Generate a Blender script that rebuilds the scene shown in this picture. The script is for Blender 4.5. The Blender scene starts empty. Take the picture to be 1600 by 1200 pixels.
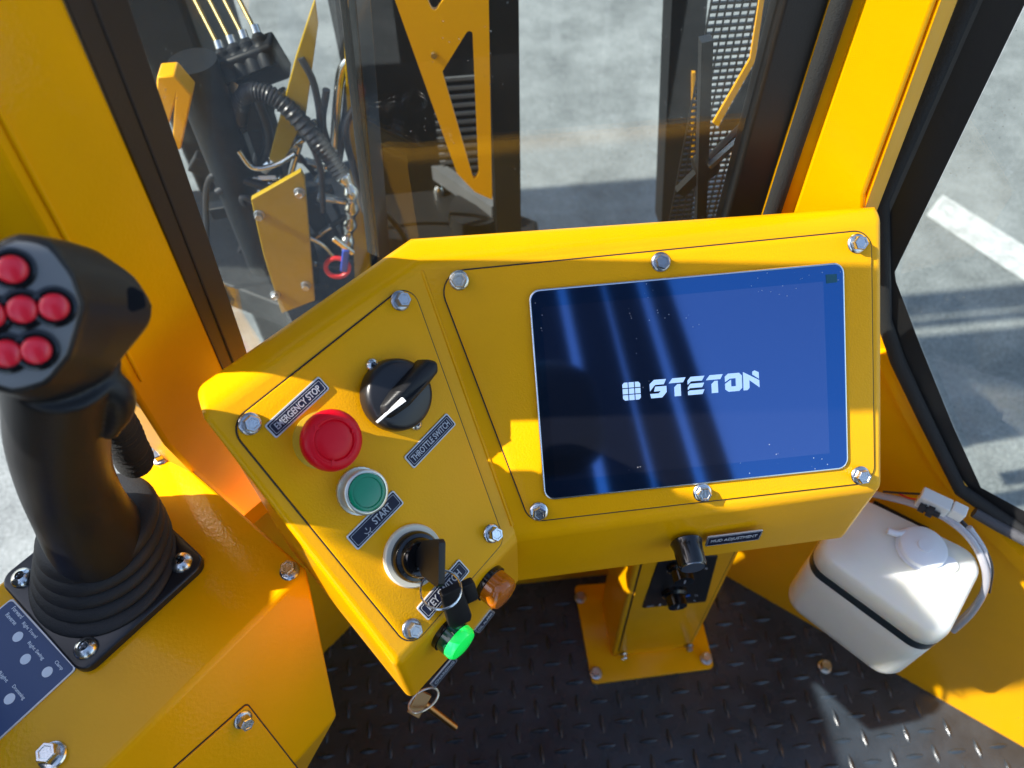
import bpy, bmesh, math, random
from mathutils import Vector as V, Matrix as M4
random.seed(7)
S = bpy.context.scene
COL = S.collection

# ------------------------------------------------------------------ camera
FPX = 1200.0                      # focal length in pixels of a 1600x1200 picture
def nz(v): v = V(v); v.normalize(); return v
DN = nz((25, 900, FPX)); UPC = -DN
XR = nz((.994, -.0961, .0505)); XC = nz(XR - XR.dot(DN) * DN); YC = UPC.cross(XC)
ROWS = (XC, YC, UPC)
CAMP = V((0, 0, 1.3))
def c2w(c): return V((ROWS[0].dot(c), ROWS[1].dot(c), ROWS[2].dot(c)))
cam = bpy.data.objects.new('camera', bpy.data.cameras.new('camera')); COL.objects.link(cam)
cr, cd, cf = c2w(V((1, 0, 0))), c2w(V((0, 1, 0))), c2w(V((0, 0, 1)))
m = M4.Identity(4)
for i in range(3):
    m[i][0] = cr[i]; m[i][1] = -cd[i]; m[i][2] = -cf[i]; m[i][3] = CAMP[i]
cam.matrix_world = m
cam.data.sensor_width = 36; cam.data.lens = 27
cam.data.clip_start = .02; cam.data.clip_end = 500
cam.data.dof.use_dof = True; cam.data.dof.focus_distance = .63; cam.data.dof.aperture_fstop = 6.5
S.camera = cam

# ------------------------------------------------------------------ light
SUN = nz((.73, .05, -.72))       # direction the sunlight travels
w = bpy.data.worlds.new("World"); S.world = w; w.use_nodes = True
nt = w.node_tree; nt.nodes.clear()
sky = nt.nodes.new('ShaderNodeTexSky'); sky.sky_type = 'NISHITA'; sky.sun_disc = False
el = math.asin(-SUN.z); az = math.atan2(-SUN.x, -SUN.y)
sky.sun_elevation = el; sky.sun_rotation = az
bg = nt.nodes.new('ShaderNodeBackground'); bg.inputs[1].default_value = .15
wo = nt.nodes.new('ShaderNodeOutputWorld')
nt.links.new(sky.outputs[0], bg.inputs[0]); nt.links.new(bg.outputs[0], wo.inputs[0])
sl = bpy.data.lights.new('sun', 'SUN'); sl.energy = 4.6; sl.angle = math.radians(.5); sl.color = (1, .96, .88)
so = bpy.data.objects.new('sun', sl); COL.objects.link(so); so.rotation_euler = SUN.to_track_quat('-Z', 'Y').to_euler()
S.view_settings.view_transform = 'Standard'; S.view_settings.look = 'None'
S.view_settings.gamma = 1; S.view_settings.use_curve_mapping = False
S.view_settings.exposure = 1.12
S.render.engine = 'CYCLES'
try:
    S.cycles.use_denoising = True; S.cycles.denoiser = 'OPENIMAGEDENOISE'
except Exception: pass
S.cycles.max_bounces = 8; S.cycles.transparent_max_bounces = 12
S.cycles.caustics_reflective = False; S.cycles.caustics_refractive = False
S.cycles.sample_clamp_indirect = 4

# ------------------------------------------------------------------ places on real planes
def ray(px, py): return c2w(V((px - 800, py - 600, FPX))) / FPX
def on(px, py, p0, n, h=0):
    p0 = V(p0) + V(n) * h; r = ray(px, py)
    return CAMP + r * ((p0 - CAMP).dot(n) / r.dot(n))
def at(px, py, d): return CAMP + ray(px, py) * d
def onz(px, py, z): return on(px, py, (0, 0, z), V((0, 0, 1)))
def ony(px, py, y): return on(px, py, (0, y, 0), V((0, 1, 0)))
class Fr:                                     # a local frame: point, x axis, z axis (normal)
    def __init__(s, p, x, z):
        s.p = V(p); s.z = nz(z); x = V(x); s.x = nz(x - x.dot(s.z) * s.z); s.y = s.z.cross(s.x)
    def w(s, a, b, c=0): return s.p + s.x * a + s.y * b + s.z * c
    def loc(s, P): d = P - s.p; return (d.dot(s.x), d.dot(s.y))
    def px(s, x, y, h=0): return s.loc(on(x, y, s.p, s.z, h))
    def at(s, x, y, h=0):
        a, b = s.px(x, y, h); return Fr(s.w(a, b), s.x, s.z)
    def rot(s, deg): r = math.radians(deg); return Fr(s.p, s.x * math.cos(r) + s.y * math.sin(r), s.z)
    def up(s, h): return Fr(s.w(0, 0, h), s.x, s.z)

# ------------------------------------------------------------------ materials
def mat(name, col, rough=.5, metal=0, coat=0, bump=0, bscale=200, var=0, vscale=6, spec=.5, trans=0, emit=None, es=0, sss=0, ior=1.5, rvar=0, coat_r=.05, detail=2, stint=None):
    m = bpy.data.materials.new(name); m.use_nodes = True
    n = m.node_tree.nodes; L = m.node_tree.links; b = n['Principled BSDF']
    b.inputs['Base Color'].default_value = (*col, 1); b.inputs['Roughness'].default_value = rough
    b.inputs['Metallic'].default_value = metal; b.inputs['Coat Weight'].default_value = coat
    b.inputs['Coat Roughness'].default_value = coat_r
    b.inputs['Specular IOR Level'].default_value = spec; b.inputs['IOR'].default_value = ior
    b.inputs['Transmission Weight'].default_value = trans
    if stint: b.inputs['Specular Tint'].default_value = (*stint, 1)
    if sss: b.inputs['Subsurface Weight'].default_value = sss; b.inputs['Subsurface Radius'].default_value = (.04, .035, .025); b.inputs['Subsurface Scale'].default_value = 1
    if emit: b.inputs['Emission Color'].default_value = (*emit, 1); b.inputs['Emission Strength'].default_value = es
    tc = n.new('ShaderNodeTexCoord')
    if bump:
        t = n.new('ShaderNodeTexNoise'); t.inputs['Scale'].default_value = bscale; t.inputs['Detail'].default_value = detail
        bp = n.new('ShaderNodeBump'); bp.inputs['Strength'].default_value = bump; bp.inputs['Distance'].default_value = .001
        L.new(tc.outputs['Object'], t.inputs['Vector']); L.new(t.outputs['Fac'], bp.inputs['Height'])
        L.new(bp.outputs[0], b.inputs['Normal'])
        if coat: L.new(bp.outputs[0], b.inputs['Coat Normal'])
    if var:
        t2 = n.new('ShaderNodeTexNoise'); t2.inputs['Scale'].default_value = vscale; t2.inputs['Detail'].default_value = 8; t2.inputs['Roughness'].default_value = .65
        r = n.new('ShaderNodeMapRange'); r.inputs[3].default_value = 1 - var; r.inputs[4].default_value = 1 + var
        r.inputs[1].default_value = .3; r.inputs[2].default_value = .7
        mx = n.new('ShaderNodeVectorMath'); mx.operation = 'SCALE'; mx.inputs[0].default_value = col
        L.new(tc.outputs['Object'], t2.inputs['Vector']); L.new(t2.outputs['Fac'], r.inputs[0]); L.new(r.outputs[0], mx.inputs['Scale']); L.new(mx.outputs[0], b.inputs['Base Color'])
    if rvar:
        t3 = n.new('ShaderNodeTexNoise'); t3.inputs['Scale'].default_value = 25; t3.inputs['Detail'].default_value = 6
        r = n.new('ShaderNodeMapRange'); r.inputs[3].default_value = max(0, rough - rvar); r.inputs[4].default_value = rough + rvar
        r.inputs[1].default_value = .3; r.inputs[2].default_value = .7
        L.new(tc.outputs['Object'], t3.inputs['Vector']); L.new(t3.outputs['Fac'], r.inputs[0]); L.new(r.outputs[0], b.inputs['Roughness'])
    return m
YEL = (.90, .415, .0)
Myel = mat('yellow_paint', YEL, .34, stint=(1, .72, .2), coat=.24, bump=.16, bscale=300, var=.04, vscale=9, coat_r=.06, rvar=.05)
Myelsh = mat('shaded_yellow_paint', (.42, .27, .0), .4, var=.12, vscale=14, stint=(1, .8, .3))  # yellow paint with shade and tinted glass put into the colour
Mplate = mat('yellow_plate_paint', (.90, .41, .0), .40, stint=(1, .72, .2), coat=.10, bump=.22, bscale=650, var=.03, vscale=14, coat_r=.12)
Mblk = mat('black_powder_coat', (.012, .012, .013), .38, bump=.15, bscale=900)
Mblkg = mat('black_gloss', (.005, .005, .006), .16, coat=.2)
Mrub = mat('rubber', (.014, .014, .015), .62, bump=.35, bscale=700)
Mseal = mat('foam_seal', (.02, .02, .02), .85, bump=.9, bscale=900, detail=5)
Mmat = mat('floor_rubber', (.026, .036, .048), .28, coat=.12, coat_r=.2, bump=.35, bscale=500, var=.5, vscale=9, rvar=.14)
Mgrip = mat('grip_plastic', (.010, .010, .011), .42, spec=.35, bump=.18, bscale=1300)
Mface = mat('grey_rubber_face', (.15, .16, .17), .45, bump=.1, bscale=1200)
Mred = mat('red_button', (.75, .012, .035), .30, coat=.3)
Mestop = mat('red_emergency_plastic', (.72, .0, .012), .36, spec=.3, bump=.06, bscale=500)
Mzinc = mat('zinc_plated_steel', (.72, .72, .70), .20, metal=1, bump=.12, bscale=800, rvar=.08)
Mchr = mat('brushed_aluminium', (.78, .79, .80), .22, metal=1)
Mcream = mat('ivory_plastic', (.72, .68, .55), .38)
Mnick = mat('satin_nickel', (.80, .76, .62), .28, metal=.85)
Mgrn = mat('green_button_lens', (.0, .24, .11), .22, coat=.4)
Mlbl = mat('navy_label', (.010, .013, .035), .45, spec=.3)
Mlblb = mat('blue_label', (.020, .060, .17), .30)
Medge = mat('label_silver_edge', (.62, .62, .62), .3, metal=.4)
Mink = mat('pale_lettering', (.50, .52, .56), .5)
Mwht = mat('white_lettering', (.85, .87, .9), .5)
Mtank = mat('milky_polyethylene', (.80, .78, .68), .34, sss=.7, bump=.25, bscale=30, var=.04, vscale=12)
Mcap = mat('white_cap_plastic', (.82, .83, .84), .32, sss=.2)
Mconn = mat('white_nylon_connector', (.72, .72, .68), .4)
Mamb = mat('amber_lens', (.55, .14, .003), .18, coat=.6)
Mgl = mat('lit_green_lens', (.02, .6, .12), .2, coat=.6, emit=(.0, 1, .08), es=.28)
Mgld = mat('dark_green_lens', (.005, .07, .03), .15, coat=.6)
Mbrass = mat('brass', (.45, .24, .09), .32, metal=1)
Mtube = mat('clear_vinyl_tube', (.62, .61, .66), .15, coat=.5, trans=.35)
Mwire = mat('black_cable', (.015, .015, .018), .4)
Mhose = mat('hydraulic_hose_rubber', (.02, .02, .024), .35)
Mredp = mat('red_plastic_tag', (.75, .02, .02), .4)
Mblue = mat('blue_plastic', (.04, .09, .55), .4)
Mdark = mat('dark_machine_paint', (.010, .011, .013), .5, spec=.22, var=.4, vscale=5)
Mgrey = mat('grey_steel', (.10, .105, .11), .5, var=.3, vscale=8)
Mchar = mat('charcoal_fabric', (.02, .02, .022), .9, bump=.5, bscale=800)

def concrete():
    m = bpy.data.materials.new('concrete'); m.use_nodes = True
    n = m.node_tree.nodes; L = m.node_tree.links; b = n['Principled BSDF']; b.inputs['Roughness'].default_value = .85
    tc = n.new('ShaderNodeTexCoord')
    a = n.new('ShaderNodeTexNoise'); a.inputs['Scale'].default_value = 3.5; a.inputs['Detail'].default_value = 10; a.inputs['Roughness'].default_value = .7
    f = n.new('ShaderNodeTexNoise'); f.inputs['Scale'].default_value = 95; f.inputs['Detail'].default_value = 6; f.inputs['Roughness'].default_value = .75
    mx = n.new('ShaderNodeMix'); mx.inputs[0].default_value = .62
    r = n.new('ShaderNodeValToRGB')
    r.color_ramp.elements[0].position = .40; r.color_ramp.elements[0].color = (.085, .095, .094, 1)
    r.color_ramp.elements[1].position = .60; r.color_ramp.elements[1].color = (.30, .32, .31, 1)
    L.new(tc.outputs['Object'], a.inputs['Vector']); L.new(tc.outputs['Object'], f.inputs['Vector'])
    L.new(a.outputs['Fac'], mx.inputs[2]); L.new(f.outputs['Fac'], mx.inputs[3]); L.new(mx.outputs[0], r.inputs[0]); L.new(r.outputs[0], b.inputs['Base Color'])
    bp = n.new('ShaderNodeBump'); bp.inputs['Strength'].default_value = .6; bp.inputs['Distance'].default_value = .006
    L.new(f.outputs['Fac'], bp.inputs['Height']); L.new(bp.outputs[0], b.inputs['Normal'])
    return m
Mcon = concrete()
Mline = mat('road_marking_paint', (.46, .47, .45), .8, var=.35, vscale=18, bump=.5, bscale=60)

def glass_mat(name, tint, specks):
    m = bpy.data.materials.new(name); m.use_nodes = True
    n = m.node_tree.nodes; L = m.node_tree.links; n.clear()
    o = n.new('ShaderNodeOutputMaterial'); t = n.new('ShaderNodeBsdfTransparent'); t.inputs[0].default_value = (*tint, 1)
    g = n.new('ShaderNodeBsdfGlossy'); g.inputs['Roughness'].default_value = .0
    fr = n.new('ShaderNodeFresnel'); gm = n.new('ShaderNodeNewGeometry'); mr = n.new('ShaderNodeMapRange')
    mr.inputs[3].default_value = 1.5; mr.inputs[4].default_value = 1/1.5; L.new(gm.outputs['Backfacing'], mr.inputs[0]); L.new(mr.outputs[0], fr.inputs[0])
    mx = n.new('ShaderNodeMixShader'); L.new(fr.outputs[0], mx.inputs[0]); L.new(t.outputs[0], mx.inputs[1]); L.new(g.outputs[0], mx.inputs[2])
    d = n.new('ShaderNodeBsdfDiffuse'); d.inputs[0].default_value = (.7, .7, .68, 1)
    tc = n.new('ShaderNodeTexCoord'); v = n.new('ShaderNodeTexVoronoi'); v.inputs['Scale'].default_value = 130
    ns = n.new('ShaderNodeTexNoise'); ns.inputs['Scale'].default_value = 9
    L.new(tc.outputs['Object'], v.inputs['Vector']); L.new(tc.outputs['Object'], ns.inputs['Vector'])
    lt = n.new('ShaderNodeMath'); lt.operation = 'LESS_THAN'; L.new(v.outputs['Distance'], lt.inputs[0]); lt.inputs[1].default_value = .10
    gt = n.new('ShaderNodeMath'); gt.operation = 'GREATER_THAN'; L.new(ns.outputs['Fac'], gt.inputs[0]); gt.inputs[1].default_value = .55
    mu = n.new('ShaderNodeMath'); mu.operation = 'MULTIPLY'; L.new(lt.outputs[0], mu.inputs[0]); L.new(gt.outputs[0], mu.inputs[1])
    m2 = n.new('ShaderNodeMath'); m2.operation = 'MULTIPLY_ADD'; L.new(mu.outputs[0], m2.inputs[0]); m2.inputs[1].default_value = specks; m2.inputs[2].default_value = .012
    ms = n.new('ShaderNodeMixShader'); L.new(m2.outputs[0], ms.inputs[0]); L.new(mx.outputs[0], ms.inputs[1]); L.new(d.outputs[0], ms.inputs[2])
    L.new(ms.outputs[0], o.inputs[0]); return m
Mglass = glass_mat('window_glass', (.90, .92, .90), .22)

def screen_mat(name, base, refl, specks=True):
    m = bpy.data.materials.new(name); m.use_nodes = True
    n = m.node_tree.nodes; L = m.node_tree.links; n.clear()
    o = n.new('ShaderNodeOutputMaterial')
    b = n.new('ShaderNodeBsdfPrincipled'); b.inputs['Base Color'].default_value = (*base, 1); b.inputs['Roughness'].default_value = .3; b.inputs['Specular IOR Level'].default_value = 0
    g = n.new('ShaderNodeBsdfGlossy'); g.inputs['Roughness'].default_value = .055; g.inputs['Color'].default_value = (*refl, 1)
    a = n.new('ShaderNodeAddShader'); L.new(b.outputs[0], a.inputs[0]); L.new(g.outputs[0], a.inputs[1])
    d = n.new('ShaderNodeBsdfDiffuse'); d.inputs[0].default_value = (.8, .8, .85, 1)
    tc = n.new('ShaderNodeTexCoord'); v = n.new('ShaderNodeTexVoronoi'); v.inputs['Scale'].default_value = 230
    ns = n.new('ShaderNodeTexNoise'); ns.inputs['Scale'].default_value = 11
    L.new(tc.outputs['Object'], v.inputs['Vector']); L.new(tc.outputs['Object'], ns.inputs['Vector'])
    lt = n.new('ShaderNodeMath'); lt.operation = 'LESS_THAN'; L.new(v.outputs['Distance'], lt.inputs[0]); lt.inputs[1].default_value = .10
    gt = n.new('ShaderNodeMath'); gt.operation = 'GREATER_THAN'; L.new(ns.outputs['Fac'], gt.inputs[0]); gt.inputs[1].default_value = .50
    mu = n.new('ShaderNodeMath'); mu.operation = 'MULTIPLY'; L.new(lt.outputs[0], mu.inputs[0]); L.new(gt.outputs[0], mu.inputs[1])
    m2 = n.new('ShaderNodeMath'); m2.operation = 'MULTIPLY_ADD'; L.new(mu.outputs[0], m2.inputs[0]); m2.inputs[1].default_value = .35; m2.inputs[2].default_value = .004
    ms = n.new('ShaderNodeMixShader'); L.new(m2.outputs[0], ms.inputs[0]); L.new(a.outputs[0], ms.inputs[1]); L.new(d.outputs[0], ms.inputs[2])
    L.new(ms.outputs[0], o.inputs[0]); return m
Mscr = screen_mat('touchscreen_glass', (.001, .001, .002), (.045, .16, .42))
Mdisp = screen_mat('display_area', (.0015, .002, .004), (.10, .19, .44))
Mlogo = mat('logo_glow', (.3, .45, .7), .4, emit=(.38, .55, .85), es=.45)

# ------------------------------------------------------------------ mesh helpers
def finish(bm, sharp=38):
    bmesh.ops.remove_doubles(bm, verts=bm.verts, dist=1e-6)
    bmesh.ops.recalc_face_normals(bm, faces=bm.faces)
    for f in bm.faces: f.smooth = True
    c = math.radians(sharp)
    for e in bm.edges:
        if len(e.link_faces) == 2 and e.calc_face_angle(0) > c: e.smooth = False
ROOT = {}
def obj(name, bm, mt, parent=None, label=None, sharp=38, bevel=0, seg=2):
    finish(bm, sharp)
    if bevel:
        es = [e for e in bm.edges if len(e.link_faces) == 2 and e.calc_face_angle(0) > math.radians(30)]
        bmesh.ops.bevel(bm, geom=es, offset=bevel, segments=seg, affect='EDGES', profile=.5, clamp_overlap=True)
        finish(bm, 50)
    org = V((0, 0, 0)); r = parent
    while r is not None: org = org + r.location; r = r.parent
    bmesh.ops.translate(bm, verts=bm.verts, vec=-org)
    me = bpy.data.meshes.new(name); bm.to_mesh(me); bm.free()
    if mt: me.materials.append(mt)
    o = bpy.data.objects.new(name, me); COL.objects.link(o)
    if parent is not None: o.parent = parent
    if label: o['label'] = label
    return o
def tag(o, label, cat, group=None):
    o['label'] = label; o['category'] = cat
    if group: o['group'] = group
    return o
def struct(o): o['kind'] = 'structure'; return o
def thing(name, label, cat, loc=(0, 0, 0), group=None):
    o = bpy.data.objects.new(name, None); COL.objects.link(o); o.location = loc; o.empty_display_size = .05
    return tag(o, label, cat, group)
def NB(): return bmesh.new()
def add_hull(bm, A, B):                        # prism between two equal rings
    a = [bm.verts.new(p) for p in A]; b = [bm.verts.new(p) for p in B]; n = len(a)
    bm.faces.new(a[::-1]); bm.faces.new(b)
    for i in range(n): bm.faces.new((a[i], a[(i + 1) % n], b[(i + 1) % n], b[i]))
def add_loft(bm, rings, cap0=True, cap1=True, closed=False):
    R = [[bm.verts.new(p) for p in r] for r in rings]; n = len(R[0])
    k = len(R)
    for j in range(k if closed else k - 1):
        A, B = R[j], R[(j + 1) % k]
        for i in range(n): bm.faces.new((A[i], A[(i + 1) % n], B[(i + 1) % n], B[i]))
    if not closed:
        if cap0: bm.faces.new(R[0][::-1])
        if cap1: bm.faces.new(R[-1])
def rpoly(pts, r, seg=6):                      # rounded polygon, r a number or a list
    out = []; n = len(pts)
    for i in range(n):
        p = V(pts[i]).to_2d() if len(pts[i]) > 2 else V((pts[i][0], pts[i][1])); a = V((pts[i - 1][0], pts[i - 1][1])); b = V((pts[(i + 1) % n][0], pts[(i + 1) % n][1]))
        rr = r[i] if isinstance(r, (list, tuple)) else r
        if rr <= 0: out.append((p.x, p.y)); continue
        u = (a - p).normalized(); v = (b - p).normalized(); th = u.angle(v)
        if th > 3.1: out.append((p.x, p.y)); continue
        t = min(rr / math.tan(th / 2), (a - p).length * .49, (b - p).length * .49); rr = t * math.tan(th / 2)
        c = p + (u + v).normalized() * (rr / math.sin(th / 2))
        s = p + u * t - c; e = p + v * t - c; ang = s.angle_signed(e)
        for k in range(seg + 1):
            q = s.copy(); q.rotate(M4.Rotation(-ang * k / seg, 2)); out.append((c.x + q.x, c.y + q.y))
    return out
def inset(P, d):
    n = len(P); area = sum(P[i][0] * P[(i + 1) % n][1] - P[(i + 1) % n][0] * P[i][1] for i in range(n)); sg = 1 if area > 0 else -1
    out = []
    for i in range(n):
        a, p, b = V(P[i - 1]), V(P[i]), V(P[(i + 1) % n])
        e1 = (p - a); e2 = (b - p)
        if e1.length < 1e-9: e1 = e2
        if e2.length < 1e-9: e2 = e1
        n1 = V((-e1.y, e1.x)).normalized() * sg; n2 = V((-e2.y, e2.x)).normalized() * sg; nn = n1 + n2
        if nn.length < 1e-6: nn = n1
        nn.normalize(); k = d / max(.35, nn.dot(n1)); out.append((p.x + nn.x * k, p.y + nn.y * k))
    return out
def add_slab(bm, fr, P, h0, h1, b=0, seg=3):   # polygon extruded along frame normal with a rounded top edge
    rings = [[fr.w(x, y, h0) for x, y in P]]
    if b:
        for k in range(seg + 1):
            t = math.pi / 2 * k / seg; Q = inset(P, b * (1 - math.cos(t))) if k else P
            rings.append([fr.w(x, y, h1 - b + b * math.sin(t)) for x, y in Q])
    else: rings.append([fr.w(x, y, h1) for x, y in P])
    add_loft(bm, rings)
def rect(w_, h_, cx=0, cy=0): return [(cx - w_/2, cy - h_/2), (cx + w_/2, cy - h_/2), (cx + w_/2, cy + h_/2), (cx - w_/2, cy + h_/2)]
def add_lathe(bm, fr, prof, n=40, cap=True, wob=None):
    rings = []
    for r, h in prof:
        rings.append([fr.w(max(r, 1e-5) * math.cos(2*math.pi*i/n) * (wob(i, n) if wob else 1), max(r, 1e-5) * math.sin(2*math.pi*i/n) * (wob(i, n) if wob else 1), h) for i in range(n)])
    add_loft(bm, rings, cap, cap)
def catmull(P, k=8):
    P = [V(p) for p in P]; Q = [P[0] * 2 - P[1]] + P + [P[-1] * 2 - P[-2]]; out = []
    for i in range(1, len(Q) - 2):
        for j in range(k):
            t = j / k; a, b, c, d = Q[i-1], Q[i], Q[i+1], Q[i+2]
            out.append(.5 * ((2*b) + (c - a)*t + (2*a - 5*b + 4*c - d)*t*t + (-a + 3*b - 3*c + d)*t**3))
    out.append(P[-1]); return out
def add_tube(bm, pts, r, n=10, smooth=8, closed=False):
    P = catmull(pts, smooth) if smooth else [V(p) for p in pts]
    rings = []; up = None
    for i, p in enumerate(P):
        if closed: t = (P[(i+1) % len(P)] - P[i-1]).normalized()
        else: t = (P[min(i+1, len(P)-1)] - P[max(i-1, 0)]).normalized()
        if up is None: up = t.orthogonal().normalized()
        up = (up - up.dot(t) * t).normalized(); s = t.cross(up)
        rr = r(i / (len(P)-1)) if callable(r) else r
        rings.append([p + (up * math.cos(2*math.pi*k/n) + s * math.sin(2*math.pi*k/n)) * rr for k in range(n)])
    add_loft(bm, rings, closed=closed)
def add_bar(bm, a, b, w_, h_, up=(0, 0, 1)):
    a, b = V(a), V(b); t = (b - a).normalized(); u = V(up); s = t.cross(u)
    if s.length < 1e-4: s = t.orthogonal()
    s.normalize(); u = s.cross(t)
    q = [(-1, -1), (1, -1), (1, 1), (-1, 1)]
    add_hull(bm, [a + s*x*w_/2 + u*y*h_/2 for x, y in q], [b + s*x*w_/2 + u*y*h_/2 for x, y in q])
def add_box(bm, a, b):
    (x0, y0, z0), (x1, y1, z1) = a, b
    add_hull(bm, [V((x0,y0,z0)), V((x1,y0,z0)), V((x1,y1,z0)), V((x0,y1,z0))], [V((x0,y0,z1)), V((x1,y0,z1)), V((x1,y1,z1)), V((x0,y1,z1))])
def add_col(bm, plan, z0, z1, lean=0):         # prism from a plan polygon, leaning along the left window plane
    k = lambda z: V((.72, .69, 0)) * lean * (z - .85)
    add_hull(bm, [V((x, y, z0)) + k(z0) for x, y in plan], [V((x, y, z1)) + k(z1) for x, y in plan])
def add_flat(bm, fr, loops, h0, h1):           # polygon with holes, extruded
    cu = bpy.data.curves.new('tmp', 'CURVE'); cu.dimensions = '2D'; cu.fill_mode = 'BOTH'; cu.extrude = (h1 - h0) / 2
    for lp in loops:
        s = cu.splines.new('POLY'); s.points.add(len(lp) - 1); s.use_cyclic_u = True
        for i, (x, y) in enumerate(lp): s.points[i].co = (x, y, 0, 1)
    merge_curve(bm, cu, fr, (h0 + h1) / 2)
def merge_curve(bm, cu, fr, hm, post=None):
    o = bpy.data.objects.new('tmp', cu); COL.objects.link(o)
    bpy.context.view_layer.update()
    me = bpy.data.meshes.new_from_object(o.evaluated_get(bpy.context.evaluated_depsgraph_get()))
    vs = [tuple(v.co) for v in me.vertices]
    if post: vs = post(vs)
    nv = [bm.verts.new(fr.w(x, y, z + hm)) for x, y, z in vs]
    for p in me.polygons:
        try: bm.faces.new([nv[i] for i in p.vertices])
        except ValueError: pass
    bpy.data.objects.remove(o); bpy.data.meshes.remove(me); bpy.data.curves.remove(cu)
def add_text(bm, fr, s, w_, h_, h=.0004, th=.0003, bold=.0):   # lettering fitted into w_ x h_, centred
    cu = bpy.data.curves.new('tmp', 'FONT'); cu.body = s; cu.align_x = 'CENTER'; cu.align_y = 'CENTER'; cu.extrude = th / 2; cu.offset = bold; cu.resolution_u = 4
    def post(vs):
        x0, x1 = min(v[0] for v in vs), max(v[0] for v in vs); y0, y1 = min(v[1] for v in vs), max(v[1] for v in vs)
        return [((v[0] - (x0+x1)/2) / (x1-x0) * w_, (v[1] - (y0+y1)/2) / (y1-y0) * h_, v[2]) for v in vs]
    merge_curve(bm, cu, fr, h, post)

# ================================================================== SETTING
bm = NB(); q = 60
vs = [bm.verts.new(p) for p in ((-q, -q, -1), (q, -q, -1), (q, q, -1), (-q, q, -1))]; bm.faces.new(vs)
struct(obj('ground', bm, Mcon))
bm = NB()
L_ = [onz(1473, 304, -.996), onz(1700, 446, -.996), onz(1700, 505, -.996), onz(1447, 336, -.996)]
bm.faces.new([bm.verts.new(p) for p in L_]); struct(obj('painted_line', bm, Mline))

# cab floor with raised tread lozenges
def tread(bm, x0, x1, y0, y1, p, z, keep):
    i = 0
    nx = int((x1-x0)/p); ny = int((y1-y0)/p)
    for i in range(nx):
        for j in range(ny):
            x = x0 + (i+.5)*p; y = y0 + (j+.5)*p
            if not keep(x, y): continue
            a = 0 if (i + j) % 2 else math.pi/2
            c, s = math.cos(a), math.sin(a); l, wd, h = .0158, .0042, .0032
            ring = []; top = []
            for k in range(12):
                t = k/12*2*math.pi; u = math.cos(t)*l; v = math.sin(t)*wd*(1 - .35*abs(math.cos(t)))
                ring.append(bm.verts.new((x + c*u - s*v, y + s*u + c*v, z)))
                top.append(bm.verts.new((x + c*u*.62 - s*v*.45, y + s*u*.62 + c*v*.45, z + h)))
            for k in range(12): bm.faces.new((ring[k], ring[(k+1) % 12], top[(k+1) % 12], top[k]))
            bm.faces.new(top)
WA, WB = V((.51, .422, 0)), V((.794, .179, 0))
WD = nz(WB - WA); WN = V((-WD.y, WD.x, 0)); WN = -WN if WN.dot(V((-1, -1, 0))) < 0 else WN   # right wall faces the operator
floor_plan = [(-.42, -.75), (.98, -.75), (.98, .02), (.80, .174), (.44, .482), (.42, .53), (.42, .60), (-.22, .60), (-.42, .40)]
bm = NB(); add_col(bm, floor_plan, -.03, 0)
tread(bm, -.40, 1.0, -.2, .52, .0335, -.0002, lambda x, y: (V((x, y, 0)) - WA).dot(WN) > .018 and y < .515 and x > -.40)
struct(obj('floor', bm, Mmat, sharp=60))

# ================================================================== CAB SHELL
def poly_slab(bm, pts, n, t):                  # world polygon thickened along n
    add_hull(bm, [V(p) for p in pts], [V(p) + V(n) * t for p in pts])
MD = nz((-.72, -.69, 0)); MN = nz((MD.y, -MD.x, 0)); MP = V((-.07, .50, 0))   # front-left window plane
if MN.dot(V((1, -1, 0))) < 0: MN = -MN         # faces the operator
def onm(px, py, h=0): return on(px, py, MP, MN, h)
ZT = 2.05
MR = M4.Rotation(.3, 3, 'Z') @ MN; TN = nz(MR - V((0, 0, .2))); TP = MP - MN * .06 + V((0, 0, 1.0))   # the same plane, leaning in towards the roof
def ont(px, py, h=0): return on(px, py, TP, TN, h)
lp = thing('cab_pillar', 'wide yellow painted cab pillar behind the joystick', 'pillar', (-.21, .40, 0))
def ext(a, b, z=ZT):                            # carry the edge from pixel b through pixel a on up to height z
    A, B = ont(*a), ont(*b); return A + (A - B) * ((z - A.z) / (A.z - B.z))
def tslab(bm, pts, h0, h1, px_h=0):
    P = [p if isinstance(p, V) else ont(p[0], p[1], px_h) for p in pts]; add_hull(bm, [p + TN * h0 for p in P], [p + TN * h1 for p in P])
rA, rB = ont(104, 0), ont(352, 578); rd = (rA - rB).normalized()
sd = nz(TN.cross(rd)); sd = sd if sd.x < 0 else -sd                       # towards the left edge
def pt(z, o=0, h=0): return rB + rd * ((z - rB.z) / rd.z) + sd * o + TN * h
TP_ = .062
lw = sum((ont(*q) - rB).dot(sd) for q in ((20, 230), (90, 430), (168, 640))) / 3
P = [pt(ZT), ont(352, 578), ont(480, 890), ont(300, 735), ont(262, 698), pt(ont(168, 640).z, lw), pt(ZT, lw - TP_)]
bm = NB(); add_hull(bm, [p - TN * .04 + (sd * .03 if i < 3 else V()) for i, p in enumerate(P)], P); obj('post', bm, Myel, lp, bevel=.005)
zb_ = ont(168, 640).z
Q_ = [pt(ZT, lw - TP_, -.002), pt(zb_ - .01, lw, -.002), pt(zb_ - .01, lw + .015, -.030), pt(ZT, lw - TP_ + .015, -.030)]
bm = NB(); add_hull(bm, [p - TN * .004 for p in Q_], Q_); obj('door_return', bm, Myel, lp)
bm = NB(); add_tube(bm, [pt(ZT, lw - TP_ - .010, .001), pt(zb_, lw - .010, .001)], .0014, 8, 0); obj('pressed_ridge', bm, Myel, lp)
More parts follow.
